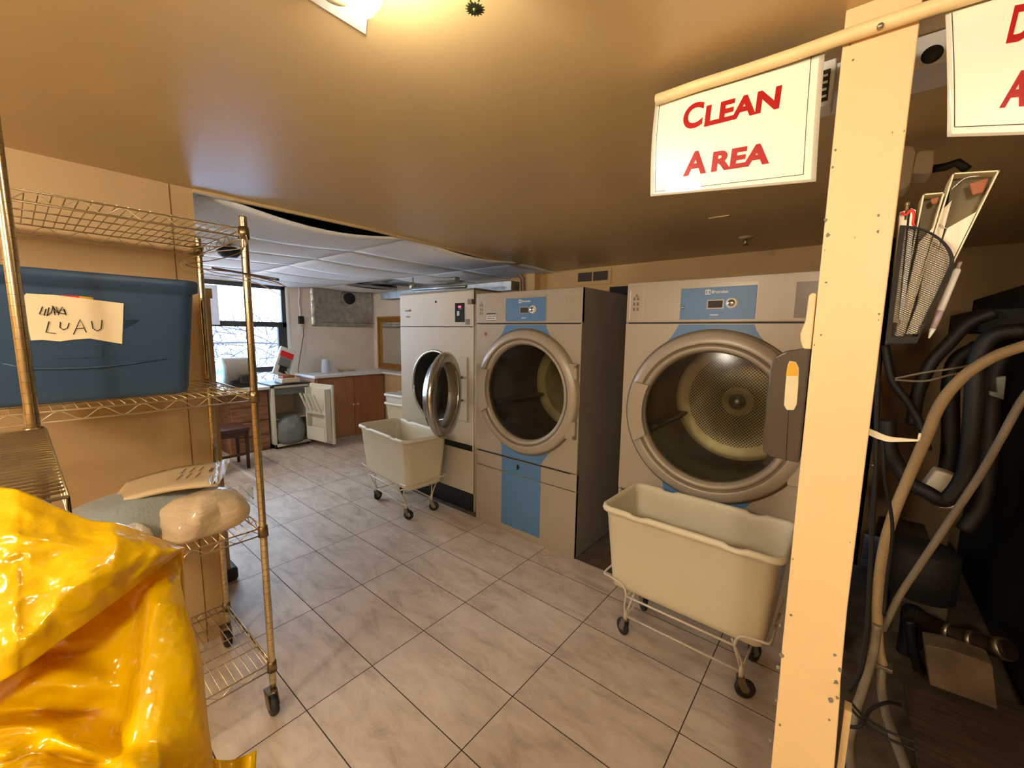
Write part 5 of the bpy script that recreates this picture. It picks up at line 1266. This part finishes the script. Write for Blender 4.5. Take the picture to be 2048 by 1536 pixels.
hose('pair of fat black hoses behind the junction box, right one', [(2010, 700, 2.5), (1985, 760, 2.5), (1975, 900, 2.5), (1965, 1000, 2.5), (1930, 1060, 2.5)], .03, 'hose_black')
for i, (lb_, pts_, r_) in enumerate([('thin black cable hanging straight along the right side of the pillar', [(1756, 700, 1.5), (1752, 900, 1.5), (1745, 1050, 1.5), (1735, 1250, 1.5), (1722, 1340, 1.5), (1700, 1380, 1.5)], .006),
     ('thin black cable crossing the tan hose and ending behind the floor hoses', [(1765, 880, 1.7), (1770, 960, 1.7), (1785, 1060, 1.75), (1772, 1180, 1.8), (1768, 1230, 1.8)], .005),
     ('black cable looping low across the hoses at the pillar foot', [(1692, 1452, 1.5), (1720, 1452, 1.5), (1740, 1420, 1.55), (1775, 1405, 1.6), (1800, 1410, 1.65)], .005),
     ('upper black cable of the pair running to the wooden board', [(1698, 1400, 1.5), (1725, 1430, 1.5), (1770, 1460, 1.5), (1835, 1485, 1.5)], .0035),
     ('lower black cable of the pair running to the wooden board', [(1698, 1412, 1.48), (1725, 1442, 1.48), (1770, 1474, 1.48), (1835, 1502, 1.48)], .0035),
     ('black pipe dropping from the drain elbow to the board', [(1818, 1240, 2.6), (1825, 1290, 2.6), (1840, 1350, 2.6)], .02)]):
    hose(lb_, pts_, r_, 'hose_black', 'black_cable' if i < 5 else 'black_pipe', 'cable' if i < 5 else 'pipe')
jb = thing('junction_box', 'grubby white junction box hanging among the black hoses', 'junction box', at(1895, 980, 'Y', 2.38)[:])
P_ = [at(*q, 'Y', 2.38) for q in [(1872, 940), (1900, 948), (1948, 970), (1940, 1000), (1912, 1018), (1880, 1018), (1842, 980)]]
MB().prism([(v.x, v.z) for v in P_], 2.38, 2.46).build('box', 'pcb_white', jb, bevel=.01)
q = at(1862, 992, 'Y', 2.378); MB().prism([(q.x - .01, q.z - .008), (q.x + .01, q.z - .008), (q.x, q.z + .012)], 2.377, 2.381).build('warning_triangle', 'leather', jb)
PB([(1992, 755), (2013, 752), (2008, 800), (1978, 790), (1980, 782), (1995, 785)], 2.3, 2.33, 'fabricgrey', 'wall_switch', 'grey switch box on the front of the black machine', 'switch')
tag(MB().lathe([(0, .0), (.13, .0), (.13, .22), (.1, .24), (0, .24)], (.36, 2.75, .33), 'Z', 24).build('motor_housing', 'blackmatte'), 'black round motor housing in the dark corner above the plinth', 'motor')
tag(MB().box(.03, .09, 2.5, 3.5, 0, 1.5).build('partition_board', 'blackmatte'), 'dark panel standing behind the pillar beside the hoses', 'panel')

# ================================================================== yellow plastic bag in the foreground
def V3(px, py, dist): return Vector((0, 0, EYE)) + ray(px, py) * dist
def wrink(p, a=1.0, s=0):
    q = p * 11 + Vector((s, 0, 0)); w_ = 0
    for o_ in range(3):
        n_ = noise.noise(q); w_ += (abs(n_) - .25) * .55 ** o_; q = q * 2.1 + Vector((3.1, 1.7, .3))
    return w_ * a
yb = thing('plastic_bag', 'big shiny yellow plastic bag filling the lower left foreground', 'bag', (-.55, -.1, 0))
top_edge = [(-420, 965), (-200, 962), (0, 975), (50, 985), (110, 1012), (180, 1040), (240, 1048), (300, 1070), (345, 1088), (369, 1095)]
diag = [(-420, 1600), (-200, 1490), (0, 1365), (50, 1335), (110, 1290), (180, 1240), (240, 1195), (300, 1150), (345, 1115), (369, 1096)]
dt = [.53, .53, .53, .53, .535, .54, .55, .57, .59, .60]; dd_ = [.40, .41, .42, .43, .45, .475, .51, .55, .585, .602]
def interp(arr, u):
    n_ = len(arr); k = u * (n_ - 1); i = min(n_ - 2, int(k)); t = k - i
    tup = isinstance(arr[0], tuple); g_ = lambda q: arr[max(0, min(n_ - 1, q))]
    cr = lambda a, b, c, d: 0.5 * (2 * b + (c - a) * t + (2 * a - 5 * b + 4 * c - d) * t * t + (3 * b - a - 3 * c + d) * t ** 3)
    return tuple(cr(g_(i - 1)[j], g_(i)[j], g_(i + 1)[j], g_(i + 2)[j]) for j in (0, 1)) if tup else cr(g_(i - 1), g_(i), g_(i + 1), g_(i + 2))
def interp_straight(arr, u):
    k = u * (len(arr) - 1); i = min(len(arr) - 2, int(k)); f_ = k - i; a, b = arr[i], arr[i + 1]
    return a + (b - a) * f_ if not isinstance(a, tuple) else tuple(a[j] + (b[j] - a[j]) * f_ for j in range(len(a)))
def flap(u, v):
    a, b = interp(top_edge, u), interp(diag, u)
    px, py = a[0] + (b[0] - a[0]) * v, a[1] + (b[1] - a[1]) * v
    d = interp(dt, u) + (interp(dd_, u) - interp(dt, u)) * v
    p = V3(px, py, d - .04 * math.sin(PI * v) * (1 - .5 * u))
    e_ = min(1, 6 * v, 6 * (1 - v), 8 * (1 - u) + .0)
    return V3(px, py, d - .035 * math.sin(PI * v) * (1 - .5 * u) + wrink(p, .012, 1) * max(0, e_) + .010 * noise.noise(p * 6) * max(0, e_))
MB().grid(130, 80, flap).build('folded_flap', 'yellow', yb, solid=.0012)
# rear side of the bag behind the top edge
def rear(u, v):
    a = interp(top_edge, u); p = V3(a[0], a[1], interp(dt, u)); out = Vector((-.35, .10 * u, 0)).normalized()
    return p + out * (.06 * math.sin(v * PI / 2)) + Vector((0, 0, -.5 * v * v - .002)) + Vector((0, -.02, 0)) * v
MB().grid(40, 20, rear).build('back_side', 'yellow', yb, solid=.0012)
# body below the flap
bt = [(-420, 1590), (-200, 1480), (0, 1355), (100, 1280), (200, 1205), (290, 1140), (340, 1108), (366, 1108)]
right = [(366, 1108), (360, 1150), (364, 1185), (376, 1230), (390, 1275), (403, 1325), (410, 1390), (416, 1450), (424, 1510), (428, 1600), (430, 1700)]
def body(u, v):
    t_ = interp(bt, u); r_ = interp(right, v)
    base = (t_[0] + (r_[0] - 366) * u ** 1.2, t_[1] + (r_[1] - 1108) * ((1700 - t_[1]) / (1700 - 1108)))
    px, py = base
    d = .45 + .16 * u - .11 * v * (1 - .25 * u)
    p = V3(px, py, d)
    xc = 285 - 45 * max(0, (py - 1180)) / 320
    fold = -.030 / (1 + math.exp(-(px - xc - 6) / 7)) if py > 1130 else -.0
    fold *= min(1, max(0, (py - 1130) / 80))
    shelf_ = -.03 / (1 + math.exp(-(py - 1490 + 25 * math.sin(px / 60)) / 8)) if px < 320 else 0
    hor = .012 * math.sin(py / 17 + 2.2 * noise.noise(Vector((px / 130, py / 60, 0)))) * max(0, 1 - max(0, px - 120) / 160)
    amp = .009 if px < xc else .005
    ee = min(1, (1 - u) * 10 + .1, v * 8 + .0)
    return V3(px, py, max(.25, d + (fold + shelf_ + hor) * min(1, v * 8) + wrink(p, amp, 6) * ee + .010 * noise.noise(p * 6) * ee + .012 * (1 - v)))
MB().grid(150, 120, body).build('bag_body', 'yellow', yb, solid=.0012)
def side(u, v):
    r_ = interp(right, u); p = body(1, u); 
    return p + Vector((-.30 * v, -.05 * v - .05 * v * v, -.03 * v))
MB().grid(40, 12, side).build('bag_side', 'yellow', yb, solid=.0012)
lp_ = [V3(x, y, d) for x, y, d in [(0, 0, 1)]]
def low(u, v):
    a = interp([(422, 1516), (455, 1521), (485, 1513), (513, 1500)], u); b = interp([(422, 1640), (450, 1640), (480, 1640), (505, 1640)], u)
    px, py = a[0] + (b[0] - a[0]) * v, a[1] + (b[1] - a[1]) * v; return V3(px, py, .56 - .05 * v + .006 * math.sin(px / 9))
MB().grid(20, 14, low).build('bag_tail', 'yellow', yb, solid=.0012)
